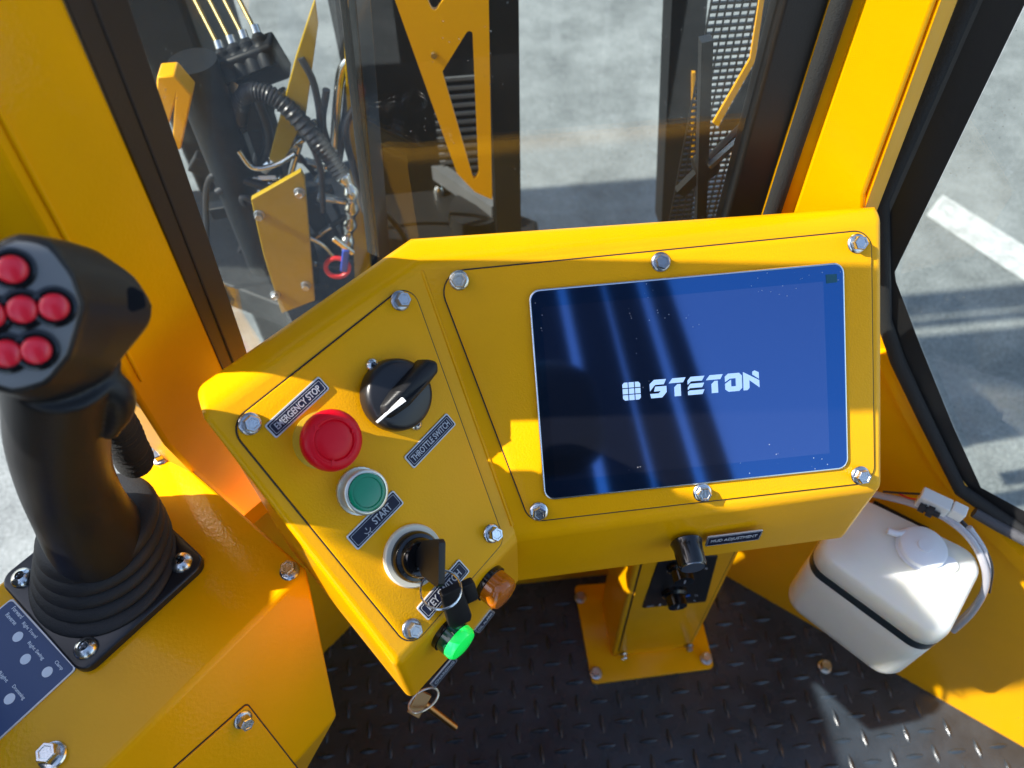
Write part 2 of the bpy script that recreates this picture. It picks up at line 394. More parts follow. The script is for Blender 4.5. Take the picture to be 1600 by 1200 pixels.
Q_ = [pt(ZT, lw - TP_ + .015, -.033), pt(zb_, lw + .015, -.033), pt(zb_, lw + .028, -.033), pt(ZT, lw - TP_ + .028, -.033)]
bm = NB(); add_hull(bm, [p - TN * .012 for p in Q_], Q_); obj('door_seal', bm, Mseal, lp, bevel=.003)
# right pillar
rp = thing('cab_pillar', 'sunlit yellow painted cab pillar right of the windscreen', 'pillar', (.33, .51, 0))
WA, WB = V((.51, .422, 0)), V((.794, .179, 0)); WN = nz(V(((WB - WA).y, -(WB - WA).x, 0))); WN = WN if WN.x < 0 else -WN
def onq(px, py, h=.088): return on(px, py, WA, WN, h)
def extq(a, b, z=ZT, h=.088):
    A, B = onq(*a, h), onq(*b, h); return A + (A - B) * ((z - A.z) / (A.z - B.z))
P = [extq((1348, 0), (1243, 320)), onq(1243, 320), onq(1232, 352), onq(1350, 352), onq(1350, 306), extq((1462, 0), (1350, 306))]
bm = NB(); add_hull(bm, [p - WN * .03 for p in P], P); obj('post', bm, Myel, rp, bevel=.003)
P1 = [extq((1348, 0), (1243, 320)), onq(1232, 352)]; P2 = [extq((1462, 0), (1350, 306)), onq(1345, 352)]
bk = V((-.30, .95, 0)) ; bk2 = V((.95, .30, 0))
bm = NB(); Q_ = [P1[0] + V((.006, 0, 0)), P1[1] + V((.006, 0, 0)), P1[1] + V((-.022, .010, 0)), P1[0] + V((-.022, .010, 0))]; add_hull(bm, [p + V((0, .002, 0)) for p in Q_], [p + V((.004, .018, 0)) for p in Q_]); obj('left_return', bm, Myel, rp, bevel=.001)
bm = NB(); Q_ = [P2[0], P2[1], P2[1] + V((.020, .012, 0)), P2[0] + V((.020, .012, 0))]; add_hull(bm, [p + V((0, .003, 0)) for p in Q_], [p + V((.0, .018, 0)) for p in Q_]); obj('right_return', bm, Myel, rp, bevel=.001)
# windscreen right frame and seals
ws = thing('windscreen', 'front windscreen pane behind the display console', 'window', (.1, .51, .8))
bm = NB(); add_box(bm, (.238, .505, .70), (.272, .530, ZT)); obj('frame', bm, Mblk, ws, bevel=.003)
bm = NB(); add_tube(bm, [(.277, .500, .7), (.277, .500, ZT)], .0075, 12, 0); obj('rubber_seal', bm, Mseal, ws)
W_ = [(-.078, .76), (.24, .76), (.24, ZT), (.014, ZT)]
bm = NB(); add_hull(bm, [V((x, .512, z)) for x, z in W_], [V((x, .516, z)) for x, z in W_]); obj('glass', bm, Mglass, ws)
fl = thing('corner_window', 'angled front left window pane beside the yellow pillar', 'window', (-.13, .48, .8))
out = V((-MN.x, -MN.y))
bm = NB(); tslab(bm, [ext((549, 0), (587, 400)), ext((573, 0), (606, 400)), (606, 400), (587, 400)], -.012, .004); obj('corner_strip', bm, Mblkg, fl, bevel=.001)
bm = NB(); tslab(bm, [ext((100, 0), (345, 570)), ext((198, 0), (378, 530)), (378, 530), (400, 600), (357, 598)], -.003, .001); obj('frame', bm, Mblk, fl, bevel=.0005)
bm = NB(); add_tube(bm, [ext((145, 0), (366, 572)), ont(366, 572, .001)], .0012, 6, 0); obj('trim_bead', bm, Mrub, fl)
bm = NB(); tslab(bm, [ext((198, 0), (378, 530)), ext((553, 0), (590, 400)), (592, 400), (480, 560), (395, 600), (378, 530)], -.006, -.0035); obj('glass', bm, Mglass, fl)
# lower cab walls
bm = NB()
add_col(bm, [(-.16, .530), (.43, .530), (.43, .545), (-.16, .545)], -.05, .60)
tag(obj('front_wall', bm, Myel), 'yellow lower front cab wall under the windscreen', 'wall')
bm = NB(); q0 = V((-.36, .245, 0)) - MN * .10; q1 = V((-.07, .52, 0)) - MN * .10
def tz(q, z, t): return q - MN * (.10 - .15 * z + t) + MN * .02 + V((0, 0, z))
q0 = V((-.36, .235, 0)); q1 = V((-.04, .53, 0))
add_hull(bm, [tz(q0, -.05, .03), tz(q1, -.05, .03), tz(q1, -.05, .045), tz(q0, -.05, .045)], [tz(q0, .60, .03), tz(q1, .60, .03), tz(q1, .60, .045), tz(q0, .60, .045)])
tag(obj('corner_wall', bm, Myel), 'yellow lower corner wall of the cab behind the console', 'wall')
# right wall, frame of the side window
def onw(px, py, h=0): return on(px, py, WA, WN, h)
rw = thing('side_wall', 'yellow lower side wall holding the white tank', 'wall', (.62, .33, 0))
bm = NB()
low = [WA + WD * -.165, WB + WD * .35]
sill = [onw(1300, 430), onw(1372, 500), onw(1395, 575), onw(1440, 665), onw(1500, 775), onw(1600, 852), onw(1760, 960)]
pts = [V((p.x, p.y, -.05)) for p in low] + sill[::-1]
poly_slab(bm, pts, -WN, .02); obj('panel', bm, Myel, rw, bevel=.002)
bm = NB(); rl = [onw(1383, 548, .004), onw(1425, 640, .004), onw(1470, 722, .004), onw(1530, 806, .004), onw(1610, 890, .004), onw(1760, 985, .004)]
R_ = []
for i, p in enumerate(rl):
    t = (rl[min(i+1, 5)] - rl[max(i-1, 0)]).normalized(); s = t.cross(WN)
    R_.append([p - s * .015 - WN * .006, p - s * .009 + WN * .006, p + s * .009 + WN * .006, p + s * .015 - WN * .006])
add_loft(bm, R_); obj('flange', bm, Myel, rw)
sw = thing('side_window', 'right side window in a wide black frame', 'window', (.62, .33, .6))
outr = [(1560, -160), (1367, 318), (1376, 500), (1398, 566), (1442, 658), (1494, 765), (1750, 940)]
innr = [(1682, -160), (1398, 425), (1400, 440), (1440, 545), (1490, 668), (1533, 762), (1750, 880)]
bm = NB(); A = []
ro = rpoly([onw_ for onw_ in [(x, y) for x, y in outr]], 0)
for (x, y), (u, v) in zip(outr, innr):
    A.append([onw(x, y, -.012), onw(x, y, .010), onw(x + (u-x)*.2, y + (v-y)*.2, .014), onw(x + (u-x)*.38, y + (v-y)*.38, .006), onw(u, v, .003), onw(u, v, -.012)])
add_loft(bm, A); obj('frame', bm, Mblk, sw)
bm = NB(); add_tube(bm, [onw(1578, -160, .012), onw(1376, 316, .012), onw(1381, 500, .012), onw(1403, 566, .012), onw(1447, 658, .012), onw(1500, 765, .012), onw(1750, 935, .012)], .0075, 10, 0); obj('rubber_seal', bm, Mseal, sw)
bm = NB(); gp = [(1690, -170)] + innr[1:] + [(1900, 880), (1900, -170)]
poly_slab(bm, [onw(x, y, -.004) for x, y in gp], -WN, .003); obj('glass', bm, Mglass, sw)
bm = NB(); add_tube(bm, [onw(1522, 800, .022), onw(1560, 822, .022), onw(1605, 846, .022), onw(1700, 900, .022)], .0065, 12, 30)
tag(obj('braided_cable', bm, mat('braided_sleeve', (.10, .10, .11), .5, bump=1, bscale=1500, metal=.3)), 'grey braided sleeve cable along the side window sill', 'cable')

# roof and rear of the cab; added door and seat shape shadow and reflection
cr_ = thing('cab_roof', 'black cab roof frame overhead', 'roof', (0, 0, ZT))
bm = NB(); add_box(bm, (-.50, .37, ZT), (.5, .60, ZT + .04)); obj('front_rail', bm, Mblk, cr_, bevel=.005)
bm = NB(); add_box(bm, (-.74, -.80, ZT), (-.66, .36, ZT + .04)); obj('side_rail', bm, Mblk, cr_, bevel=.005)
rr_ = thing('rear_frame', 'black rear cab posts and cross bars', 'frame', (0, -.75, 0))
for x0, x1 in ((-.70, -.50), (-.10, .272), (.30, .402), (.418, .508), (.54, .60)):
    bm = NB(); add_box(bm, (x0, -.79, -.05), (x1, -.75, 2.2)); obj('post', bm, Mblk, rr_, bevel=.004)
bm = NB(); add_box(bm, (-.70, -.80, 2.2), (.60, -.74, 2.26)); obj('cross_bar', bm, Mblk, rr_)
dr_ = thing('shade_door', 'black left cab door with lower panel and inner handle', 'door', (-.62, 0, 0))
FD = Fr((-.62, 0, 0), (0, 1, 0), (1, 0, 0))
bm = NB(); add_slab(bm, FD, [(-.75, -.05), (.318, -.05), (.314, .883), (.312, 1.08), (.27, 1.10), (-.75, 1.10)], -.01, .01); obj('shade_panel', bm, Mblk, dr_)  # added panel, edges set by where the armrest box falls into shade
bm = NB(); add_slab(bm, FD, rpoly([(.222, 1.31), (.230, 1.36), (.245, 1.42), (.238, 1.50), (.21, 1.54), (.15, 1.56), (.14, 1.50), (.17, 1.34)], .01, 3), -.012, .012); obj('shade_blocker', bm, Mblk, dr_)  # added blocker, outline taken from the shade on the console
st = thing('reflection_seat', 'black padded operator seat behind the camera', 'seat', (0, -.3, 0))  # seat added out of view as a dark shape in the reflection
bm = NB(); add_slab(bm, Fr((.02, -.42, .45), (1, 0, 0), (0, .97, .2)), rpoly([(-.24, 0), (.24, 0), (.20, .62), (-.20, .62)], .06, 6), -.04, .05, .03, 4); obj('backrest', bm, Mchar, st)
bm = NB(); add_slab(bm, Fr((.13, -.43, 1.35), (1, 0, 0), (0, 1, .05)), rpoly(rect(.25, .26), .09, 8), -.03, .04, .03, 4); obj('head_shape', bm, Mchar, st)  # rounded dark shape for the operator's head in the screen reflection
bm = NB(); add_box(bm, (-.20, -.42, .02), (.24, -.02, .34)); obj('seat_base', bm, Mblk, st, bevel=.03, seg=3)

# ================================================================== CONSOLE
uS = V((1, 0, 0)); PS = at(1075, 595, .62); NS = nz((0, -.69787, .71622))
FS = Fr(on(826, 455, PS, NS), uS, NS)
foldA, foldB = on(655, 412, PS, NS), on(808, 842, PS, NS)
fd = (foldB - foldA).normalized()
th = math.radians(-30); NL = (NS * math.cos(th) + fd.cross(NS) * math.sin(th)).normalized()
FL = Fr(foldA, V((.73, .68, 0)), NL)
def onS(x, y, h=0): return on(x, y, PS, NS, h)
def onL(x, y, h=0): return on(x, y, foldA, NL, h)
con = thing('control_console', 'yellow folded sheet metal control console with touchscreen and push buttons', 'control console', (.08, .36, .66))
T1, T2, B1, B2 = onS(655, 408), onS(1381, 338), foldB, onS(1381, 762)
T3, B3 = onL(308, 652), onL(619, 1044)
ZF = .887
K1, K2, K3 = onz(640, 367, ZF), onz(1379, 316, ZF), onz(303, 600, ZF)
K2.x = T2.x
ZB = .636
bm = NB(); vv = {}
for k, p in dict(T1=T1, T2=T2, B1=B1, B2=B2, T3=T3, B3=B3, K1=K1, K2=K2, K3=K3).items(): vv[k] = bm.verts.new(p)
for k, p in dict(C1=B1, C2=B2, C3=B3, J1=K1, J2=K2, J3=K3).items(): vv[k] = bm.verts.new((p.x, p.y, ZB))
F = lambda *k: bm.faces.new([vv[i] for i in k])
F('T1', 'B1', 'B2', 'T2'); F('T3', 'B3', 'B1', 'T1'); F('T1', 'T2', 'K2', 'K1'); F('T3', 'T1', 'K1', 'K3')
F('B1', 'C1', 'C2', 'B2'); F('B3', 'C3', 'C1', 'B1'); F('T3', 'K3', 'J3', 'C3', 'B3'); F('T2', 'B2', 'C2', 'J2', 'K2')
F('K1', 'K2', 'J2', 'J1'); F('K3', 'K1', 'J1', 'J3'); F('C1', 'C3', 'J3', 'J1', 'J2', 'C2')
bmesh.ops.recalc_face_normals(bm, faces=bm.faces)
def ed(a, b): return next(e for e in vv[a].link_edges if e.other_vert(vv[a]) == vv[b])
E1 = [ed(*p) for p in (('T1', 'T2'), ('T3', 'T1'), ('B1', 'B2'), ('B3', 'B1'), ('T3', 'B3'), ('T2', 'B2'), ('K1', 'K2'), ('K3', 'K1'), ('T3', 'K3'), ('T2', 'K2'), ('B3', 'C3'), ('B2', 'C2'), ('K3', 'J3'))]
bmesh.ops.bevel(bm, geom=E1, offset=.011, segments=5, affect='EDGES', profile=.5, clamp_overlap=True)
obj('console_body', bm, Myel, con, sharp=25)
bm = NB(); d_ = fd; add_tube(bm, [foldA + d_ * .006, foldB - d_ * .012], .0016, 8, 0); obj('weld_seam', bm, Myel, con)

def plate(name, fr, pts, r, mt=Mplate):
    P = rpoly(pts, r, 8)
    bm = NB(); add_slab(bm, fr, P, .0006, .0026, .0008, 2); o = obj(name, bm, mt, con)
    bm = NB(); add_slab(bm, fr, inset(P, -.0011), -.0005, .0009); obj('gap_shade', bm, Mrub, o)  # dark strip gives the groove round the panel its shade
    return o
px = lambda fr, *q: [fr.px(x, y) for x, y in q]
plS = plate('screen_panel', FS, px(FS, (681, 427), (1359, 360), (1364, 752), (828, 814)), [.017, .014, .014, .014])
plL = plate('button_panel', FL, px(FL, (640, 441), (786, 845), (640, 1012), (357, 665)), [.012, .010, .013, .014])

ZV = [Mzinc] + [mat('zinc_plated_steel', c, q, metal=1, bump=.2, bscale=700, rvar=.1) for c, q in (((.55, .55, .56), .30), ((.66, .62, .52), .26), ((.42, .43, .45), .34))]
def bolt(fr, parent, name='bolt', s=1.0, washer=False):
    Mz = random.choice(ZV)
    bm = NB(); add_lathe(bm, fr, [(.0001, 0), (.0077*s, 0), (.0078*s, .0008), (.0072*s, .0016*s), (.0056*s, .0022*s)], 28)
    o = obj(name, bm, Mz, parent)
    bm = NB(); a0 = random.random()*60; f2 = fr.rot(a0); n = 6
    R = lambda r, h: [f2.w(r*math.cos(math.radians(60*i)), r*math.sin(math.radians(60*i)), h) for i in range(6)]
    add_loft(bm, [R(.0058*s, .0015*s), R(.0058*s, .0080*s), R(.0052*s, .0088*s), R(.0038*s, .0088*s), R(.0034*s, .0084*s)])
    obj('hex_head', bm, Mz, o, sharp=20)
    return o
def bscrew(fr, parent, s=1.0, name='screw'):
    bm = NB(); add_lathe(bm, fr, [(.0001, 0), (.0062*s, 0), (.0060*s, .0014*s), (.0048*s, .0030*s), (.0026*s, .0040*s), (.0024*s, .0026*s), (.0001, .0022*s)], 28)
    o = obj(name, bm, Mzinc, parent)
    bm = NB()
    for k in (0, 90):
        add_slab(bm, fr.rot(k + 20), rect(.0044*s, .0010*s), .0024*s + k*1e-6, .0041*s + k*1e-6)
    obj('cross_slot', bm, Mblkg, o); return o
for x, y in ((717, 438), (1034, 409), (1342, 380), (842, 801), (1099, 771), (1347, 744)): bolt(FS.at(x, y, .006).up(.0026), con)
for x, y in ((628, 469), (392, 662), (646, 984), (772, 834)): bolt(FL.at(x, y, .006).up(.0026), con)

# touchscreen
tsP = rpoly(px(FS, (824, 453), (1314, 409), (1321, 730), (849, 780)), .009, 8)
bm = NB(); add_slab(bm, FS, tsP, .002, .0058, .0012, 3); ts = obj('touchscreen', bm, Mchr, con, 'touchscreen with a thin silver bezel and dark glossy glass')
bm = NB(); add_slab(bm, FS, inset(tsP, .0016), .0050, .0061, .0002, 1); obj('screen_glass', bm, Mscr, ts)
fS0 = FS.up(.0061)
q4 = [FS.px(x, y, .006) for x, y in ((845, 480), (1286, 440), (1296, 708), (867, 752))]
bm = NB(); add_slab(bm, FS, q4, .0058, .00635); obj('display', bm, Mdisp, ts)
bm = NB(); add_slab(bm, FS, [FS.px(x, y, .006) for x, y in ((1290, 429), (1307, 428), (1308, 441), (1291, 443))], .0059, .00645); obj('corner_sticker', bm, mat('teal_sticker', (.01, .09, .13), .3), ts)
# logo on the display, drawn in units of the letter height
lg0, lg1 = FS.px(973, 612, .0065), FS.px(1185, 594, .0065)
lo = V(lg0); wdt = (V(lg1) - lo).length; lang = math.degrees(math.atan2(lg1[1]-lg0[1], lg1[0]-lg0[0]))
FG = Fr(FS.w(lg0[0], lg0[1]), FS.x, FS.z).rot(lang)
k = wdt / 7.55
G = []
for i in range(3):
    for j in range(3):
        x0, y0 = i*.345, -.5 + j*.345; x1, y1 = x0 + .29, y0 + .29
        if (i, j) == (0, 0): G.append([(x0+.1, y0), (x1, y0), (x1, y1), (x0, y1), (x0, y0+.1)])
        elif (i, j) == (2, 0): G.append([(x0, y0), (x1-.1, y0), (x1, y0+.1), (x1, y1), (x0, y1)])
        elif (i, j) == (0, 2): G.append([(x0, y0), (x1, y0), (x1, y1), (x0+.1, y1), (x0, y1-.1)])
        elif (i, j) == (2, 2): G.append([(x0, y0), (x1, y0), (x1, y1-.1), (x1-.1, y1), (x0, y1)])
        else: G.append([(x0, y0), (x1, y0), (x1, y1), (x0, y1)])
def Lt(x, polys): 
    for p in polys: G.append([(x + a, b) for a, b in p])
Lt(1.5, [[(0, -.12), (.0, .28), (.25, .5), (.92, .5), (.78, .22), (.30, .22), (.2, .12)],
         [(.30, .12), (.92, .12), (.92, -.22), (.66, -.5), (.05, -.5), (.0, -.26), (.48, -.26), (.60, -.14), (.22, -.14)]])
Tt = [[(.0, .24), (.22, .5), (.95, .5), (.80, .24)], [(.30, .0), (.48, .16), (.66, .16), (.66, -.5), (.30, -.5)]]
Lt(2.55, Tt)
Lt(3.6, [[(0, .08), (0, .3), (.18, .5), (.95, .5), (.80, .25), (.2, .25)], [(.0, -.22), (.0, -.08), (.15, .12), (.92, .12), (.80, -.12), (.12, -.12)], [(0, -.5), (0, -.3), (.1, -.25), (.92, -.25), (.80, -.5)]])
Lt(4.62, Tt)
G.append([(5.68 + a, b) for a, b in [(.0, .05), (.0, .35), (.18, .5), (.80, .5), (.95, .34), (.95, -.34), (.78, -.5), (.18, -.5), (.0, -.36), (.0, -.05), (.34, .16), (.34, -.22), (.60, -.22), (.60, .22), (.28, .22)]])
Lt(6.7, [[(0, .52), (0, -.5), (.22, -.5), (.34, -.38), (.34, .05), (.9, -.40), (.9, .0)], [(.52, .34), (.52, .5), (.66, .56), (.88, .44), (.88, .08)]])
bm = NB()
for p in G: add_flat(bm, FG, [[(x*k, y*k) for x, y in p]], .0064, .0066)
obj('logo', bm, Mlogo, ts)

# name plates
def label(fr, c4, text, parent, tw=.80, thh=.40, name='name_plate', off=(0, 0), icon=False, lab=None, mg=1.0):
    P = [V(fr.px(x, y)) for x, y in c4]
    c = sum(P, V((0, 0))) / 4; ux = ((P[1] - P[0]) + (P[2] - P[3])) / 2; wd = ux.length; ht = (((P[3] - P[0]) + (P[2] - P[1])) / 2).length
    f = Fr(fr.w(c.x, c.y), fr.x * ux.x + fr.y * ux.y, fr.z)
    bm = NB(); add_slab(bm, f, rpoly(rect(wd, ht), .0015, 4), .0, .0012, .0003, 1); o = obj(name, bm, Medge, parent, lab)
    bm = NB(); add_slab(bm, f, rpoly(rect(wd - .0022*mg, ht - .0022*mg), .001, 4), .001, .0014); obj('plate_face', bm, Mlbl, o)
    bm = NB()
    a, b = wd/2 - .0022*mg, ht/2 - .0022*mg
    add_flat(bm, f, [rpoly(rect(2*a, 2*b), .001, 3), rpoly(rect(2*a - .0006, 2*b - .0006), .001, 3)], .00135, .00155)
    obj('border_line', bm, Mink, o)
    if text:
        bm = NB(); add_text(bm, Fr(f.w(off[0]*wd, off[1]*ht), f.x, f.z), text, wd * tw, ht * thh, .00150, .0003, .012); obj('lettering', bm, Mink, o)
    if icon:
        bm = NB(); g = Fr(f.w(-.20*wd, 0), f.x, f.z)
        add_tube(bm, [g.w(.003*math.cos(t), .003*math.sin(t), .0015) for t in [math.pi + i*math.pi/10 for i in range(1, 10)]], .0003, 6, 0)
        add_tube(bm, [g.w(0, .0015, .0015), g.w(0, -.0005, .0015)], .0003, 6, 0); add_tube(bm, [g.w(-.001, -.0035, .0015), g.w(-.002, -.005, .0015)], .0003, 6, 0)
        add_tube(bm, [g.w(.001, -.0035, .0015), g.w(.002, -.005, .0015)], .0003, 6, 0)
        obj('start_symbol', bm, Mink, o)
    return o
FLP = FL.up(.0026)
label(FLP, [(432, 683), (516, 608), (496, 587), (411, 668)], 'EMERGENCY STOP', con, lab='EMERGENCY STOP name plate')
label(FLP, [(647, 733), (712, 662), (697, 646), (629, 714)], 'THROTTLE SWITCH', con, .84, lab='THROTTLE SWITCH name plate')
label(FLP, [(557, 861), (631, 786), (613, 765), (541, 838)], 'START', con, .36, .42, off=(.13, 0), icon=True, lab='START name plate')
label(FLP, [(668, 972), (733, 891), (717, 874), (650, 948)], 'KEY SWITCH', con, .74, .42, lab='KEY SWITCH name plate')
NF = V((0, -1, 0)); FF = Fr(on(1100, 840, B1, NF), uS, NF)         # lower front face
label(FF, [(1102, 852), (1188, 841), (1190, 827), (1104, 838)], 'MUD ADJUSTMENT', con, .84, .36, mg=.5, lab='MUD ADJUSTMENT name plate')
eL = V(((B1 - B3).x, (B1 - B3).y, 0)).normalized(); NFL = V((eL.y, -eL.x, 0)); FLL = Fr(B1, eL, NFL)
label(FLL, [(676, 1076), (714, 1030), (708, 1024), (672, 1066)], 'CHARGING', con, .8, .4, mg=.5, lab='CHARGING name plate')
label(FLL, [(746, 990), (772, 957), (766, 950), (741, 983)], 'OIL ALARM', con, .8, .4, mg=.5, lab='small name plate under the amber lamp')

# emergency stop
f = FLP.at(521, 688, .026)
bm = NB(); add_lathe(bm, f, [(.017, 0), (.0205, 0), (.0205, .0015), (.015, .002), (.0145, .010), (.0001, .010)], 48); es = obj('emergency_stop_button', bm, mat('yellow_collar', (.7, .5, .03), .4), con, 'red mushroom emergency stop button')
bm = NB(); add_lathe(bm, f, [(.0001, .008), (.0155, .008), (.0182, .012), (.0206, .017), (.0212, .0205)], 96, cap=True, wob=lambda i, n: 1 + .008 * (i % 2))
add_lathe(bm, f, [(.0001, .018), (.0212, .0204), (.0214, .0235), (.0205, .0262), (.0184, .0282), (.0160, .0288), (.0142, .0289), (.0134, .0276), (.0118, .0284), (.007, .0292), (.0001, .0294)], 64)
obj('mushroom_head', bm, Mestop, es)
bm = NB()
for k in range(3):
    a0 = math.radians(120*k + 25); pts = [f.w(.0152*math.cos(a0 + t), .0152*math.sin(a0 + t), .0285) for t in [i*.17 for i in range(9)]]
    add_tube(bm, pts, .0007, 6, 0); t = a0 + 8*.17
    add_hull(bm, [f.w(.0128*math.cos(t), .0128*math.sin(t), .0283), f.w(.0178*math.cos(t), .0178*math.sin(t), .0283), f.w(.0153*math.cos(t+.22), .0153*math.sin(t+.22), .0283)],
             [f.w(.0128*math.cos(t), .0128*math.sin(t), .0294), f.w(.0178*math.cos(t), .0178*math.sin(t), .0291), f.w(.0153*math.cos(t+.22), .0153*math.sin(t+.22), .0292)])
obj('turn_arrows', bm, Mestop, es)
# throttle knob
f = FLP.at(627, 616, .014)
bm = NB(); add_lathe(bm, f, [(.0001, 0), (.0268, 0), (.0274, .002), (.0268, .010), (.0252, .0135), (.0225, .0150), (.0001, .0152)], 64); kb = obj('throttle_knob', bm, mat('knob_plastic', (.012, .012, .014), .33), con, 'black rotary throttle knob with white pointer')
fa = FLP.at(618, 640, .026); fb = FLP.at(672, 580, .026)
dr = (fb.p - fa.p).normalized(); fk = Fr(f.p, dr, f.z)
bm = NB(); wing = [(-.0245, 0), (-.019, -.0065), (-.006, -.0085), (.018, -.0085), (.0300, -.0075), (.0345, 0), (.0300, .0075), (.018, .0085), (-.006, .0085), (-.019, .0065)]
rings = []
for s, h, dx in ((1.0, .010, 0), (.96, .017, 0), (.86, .024, .001), (.66, .0275, .002), (.45, .0285, .003)):
    rings.append([fk.w(x*(1 - (1-s)*.35) + dx, y*s, h - max(0, -x - .006) * .42 * (h/.028)) for x, y in rpoly(wing, .004, 3)])
add_loft(bm, rings); obj('grip_wing', bm, Mgrip, kb, sharp=60)
bm = NB(); add_hull(bm, [fk.w(-.0285, -.0008, .0150), fk.w(-.0285, .0008, .0150), fk.w(-.019, .0008, .0190), fk.w(-.019, -.0008, .0190)], [fk.w(-.0285, -.0008, .0165), fk.w(-.0285, .0008, .0165), fk.w(-.019, .0008, .0210), fk.w(-.019, -.0008, .0210)])
add_hull(bm, [fk.w(-.019, -.0007, .0190), fk.w(-.019, .0007, .0190), fk.w(-.006, .0018, .0265), fk.w(-.006, -.0018, .0265)], [fk.w(-.019, -.0007, .0215), fk.w(-.019, .0007, .0215), fk.w(-.006, .0018, .0293), fk.w(-.006, -.0018, .0293)])
obj('white_pointer', bm, Mwht, kb)
for x, y in ((583, 570), (651, 662)): bscrew(FLP.at(x, y, .002), con, .85)
# start button
f = FLP.at(573, 769, .015)
bm = NB(); add_lathe(bm, f, [(.0001, 0), (.0172, 0), (.0172, .003)], 60, wob=lambda i, n: 1 + .015 * (i % 2)); add_lathe(bm, f, [(.015, .002), (.0160, .003), (.0160, .0125), (.0163, .013), (.0163, .0150), (.0150, .0160), (.0143, .0160), (.0141, .0145), (.0001, .0145)], 60)
sb = obj('start_button', bm, Mnick, con, 'green push button in a pale metal ring')
bm = NB(); add_lathe(bm, f, [(.0001, .013), (.0138, .0135), (.0136, .0165), (.0122, .0172), (.0110, .0172), (.0106, .0163), (.0098, .0165), (.0001, .0168)], 60); obj('button_cap', bm, Mgrn, sb)
# key switch
f = FLP.at(648, 869, .004)
bm = NB(); add_lathe(bm, f, [(.0001, 0), (.0236, 0), (.0236, .003), (.0226, .0042), (.0001, .0042)], 64); ks = obj('key_switch', bm, Mcream, con, 'ignition key switch with ivory ring')
bm = NB(); add_lathe(bm, f, [(.0001, .004), (.0190, .004), (.0190, .009), (.0175, .0115), (.0150, .012), (.0145, .016), (.0125, .0185), (.0085, .0185), (.008, .0160), (.0001, .0160)], 56); obj('barrel', bm, Mblkg, ks)
# adjustment knob
f = FF.at(1072, 846, 0)
bm = NB(); add_lathe(bm, f, [(.0001, 0), (.0135, 0), (.0140, .001), (.0125, .006), (.0122, .022), (.0112, .024), (.0001, .024)], 48, wob=lambda i, n: 1 + .01*(i % 2)); ak = obj('adjustment_knob', bm, Mblkg, con, 'small black knob with brushed metal cap')
bm = NB(); add_lathe(bm, f, [(.0001, .0235), (.0100, .0235), (.0100, .0247), (.0001, .0247)], 40); obj('metal_cap', bm, Mchr, ak)
# indicator lamps
def lamp(x, y, m1, m2, lab):
    f = FLL.at(x, y, .018)
    bm = NB(); add_lathe(bm, f, [(.0001, 0), (.0160, 0), (.0160, .004), (.0148, .0045), (.0001, .0045)], 48); o = obj('indicator_lamp', bm, Mblkg, con, lab)
    bm = NB(); add_lathe(bm, f, [(.0001, .004), (.0148, .0042), (.0146, .012), (.0140, .0122), (.0001, .0122)], 48); obj('lens_base', bm, m1, o)
    bm = NB(); add_lathe(bm, f, [(.0001, .0121), (.0146, .0121), (.0143, .017), (.0125, .0195), (.008, .0208), (.0001, .0212)], 48); obj('lens', bm, m2, o)
lamp(788, 930, Mamb, Mamb, 'unlit amber indicator lamp'); lamp(722, 1008, Mgld, Mgl, 'lit green indicator lamp')

# ================================================================== KEYS
kc = FLP.at(652, 868, .012)
kz = thing('key', 'black headed key turned in the ignition key switch', 'key', tuple(kc.p))
A_, B_ = FLP.at(655, 868, .018).up(.016), FLP.at(690, 870, .045)
ax = FL.z
kx = nz(onL(652, 800) - onL(650, 900)); kx = nz(kx - kx.dot(ax) * ax)
FK = Fr(kc.w(0, 0, .014), ax, kx.cross(ax))    # x along the key, y across the bow, z thickness
FKp = [(0, -.007), (.006, -.007), (.012, -.0125), (.036, -.0165), (.039, -.014), (.039, .014), (.036, .0165), (.012, .0125), (.006, .007), (0, .007)]
bm = NB(); add_slab(bm, FK, rpoly(FKp, .0015, 3), -.0028, .0028, .0012, 2); obj('key_bow', bm, Mgrip, kz)
hole = FK.w(.034, -.010 if FK.y.z > 0 else .010, 0)
kr = thing('key_ring', 'split ring with a spare black key hanging from the ignition key', 'key ring', tuple(hole))
rc = hole + V((0, -.004, -.013)); bm = NB()
ringn = nz(CAMP - rc + V((0, .25, .55))); fR = Fr(rc, V((1, 0, 0)), ringn)
hx = fR.loc(hole); R0 = .0145
for dz in (-.0006, .0007): add_tube(bm, [fR.w(R0*math.cos(t/24*2*math.pi), R0*math.sin(t/24*2*math.pi), dz) for t in range(24)], .00065, 8, 0, closed=True)
obj('split_ring', bm, Mchr, kr)
top = on(705, 925, rc, NFL, .0)
FH = Fr(top, V((0, 0, -1)), nz(V((.35, -.9, .25))))
bm = NB(); add_slab(bm, FH, rpoly([(-.004, -.008), (.034, -.0095), (.040, -.0075), (.040, .0075), (.034, .0095), (-.004, .008)], .002, 3), -.003, .003, .0012, 2); obj('spare_key', bm, Mgrip, kr)
bm = NB(); add_slab(bm, Fr(FH.w(.010, .013, -.004), FH.x, FH.z), rpoly(rect(.022, .012, .004, 0), .003, 3), -.003, .003, .001, 2); obj('key_fob', bm, Mgrip, kr)
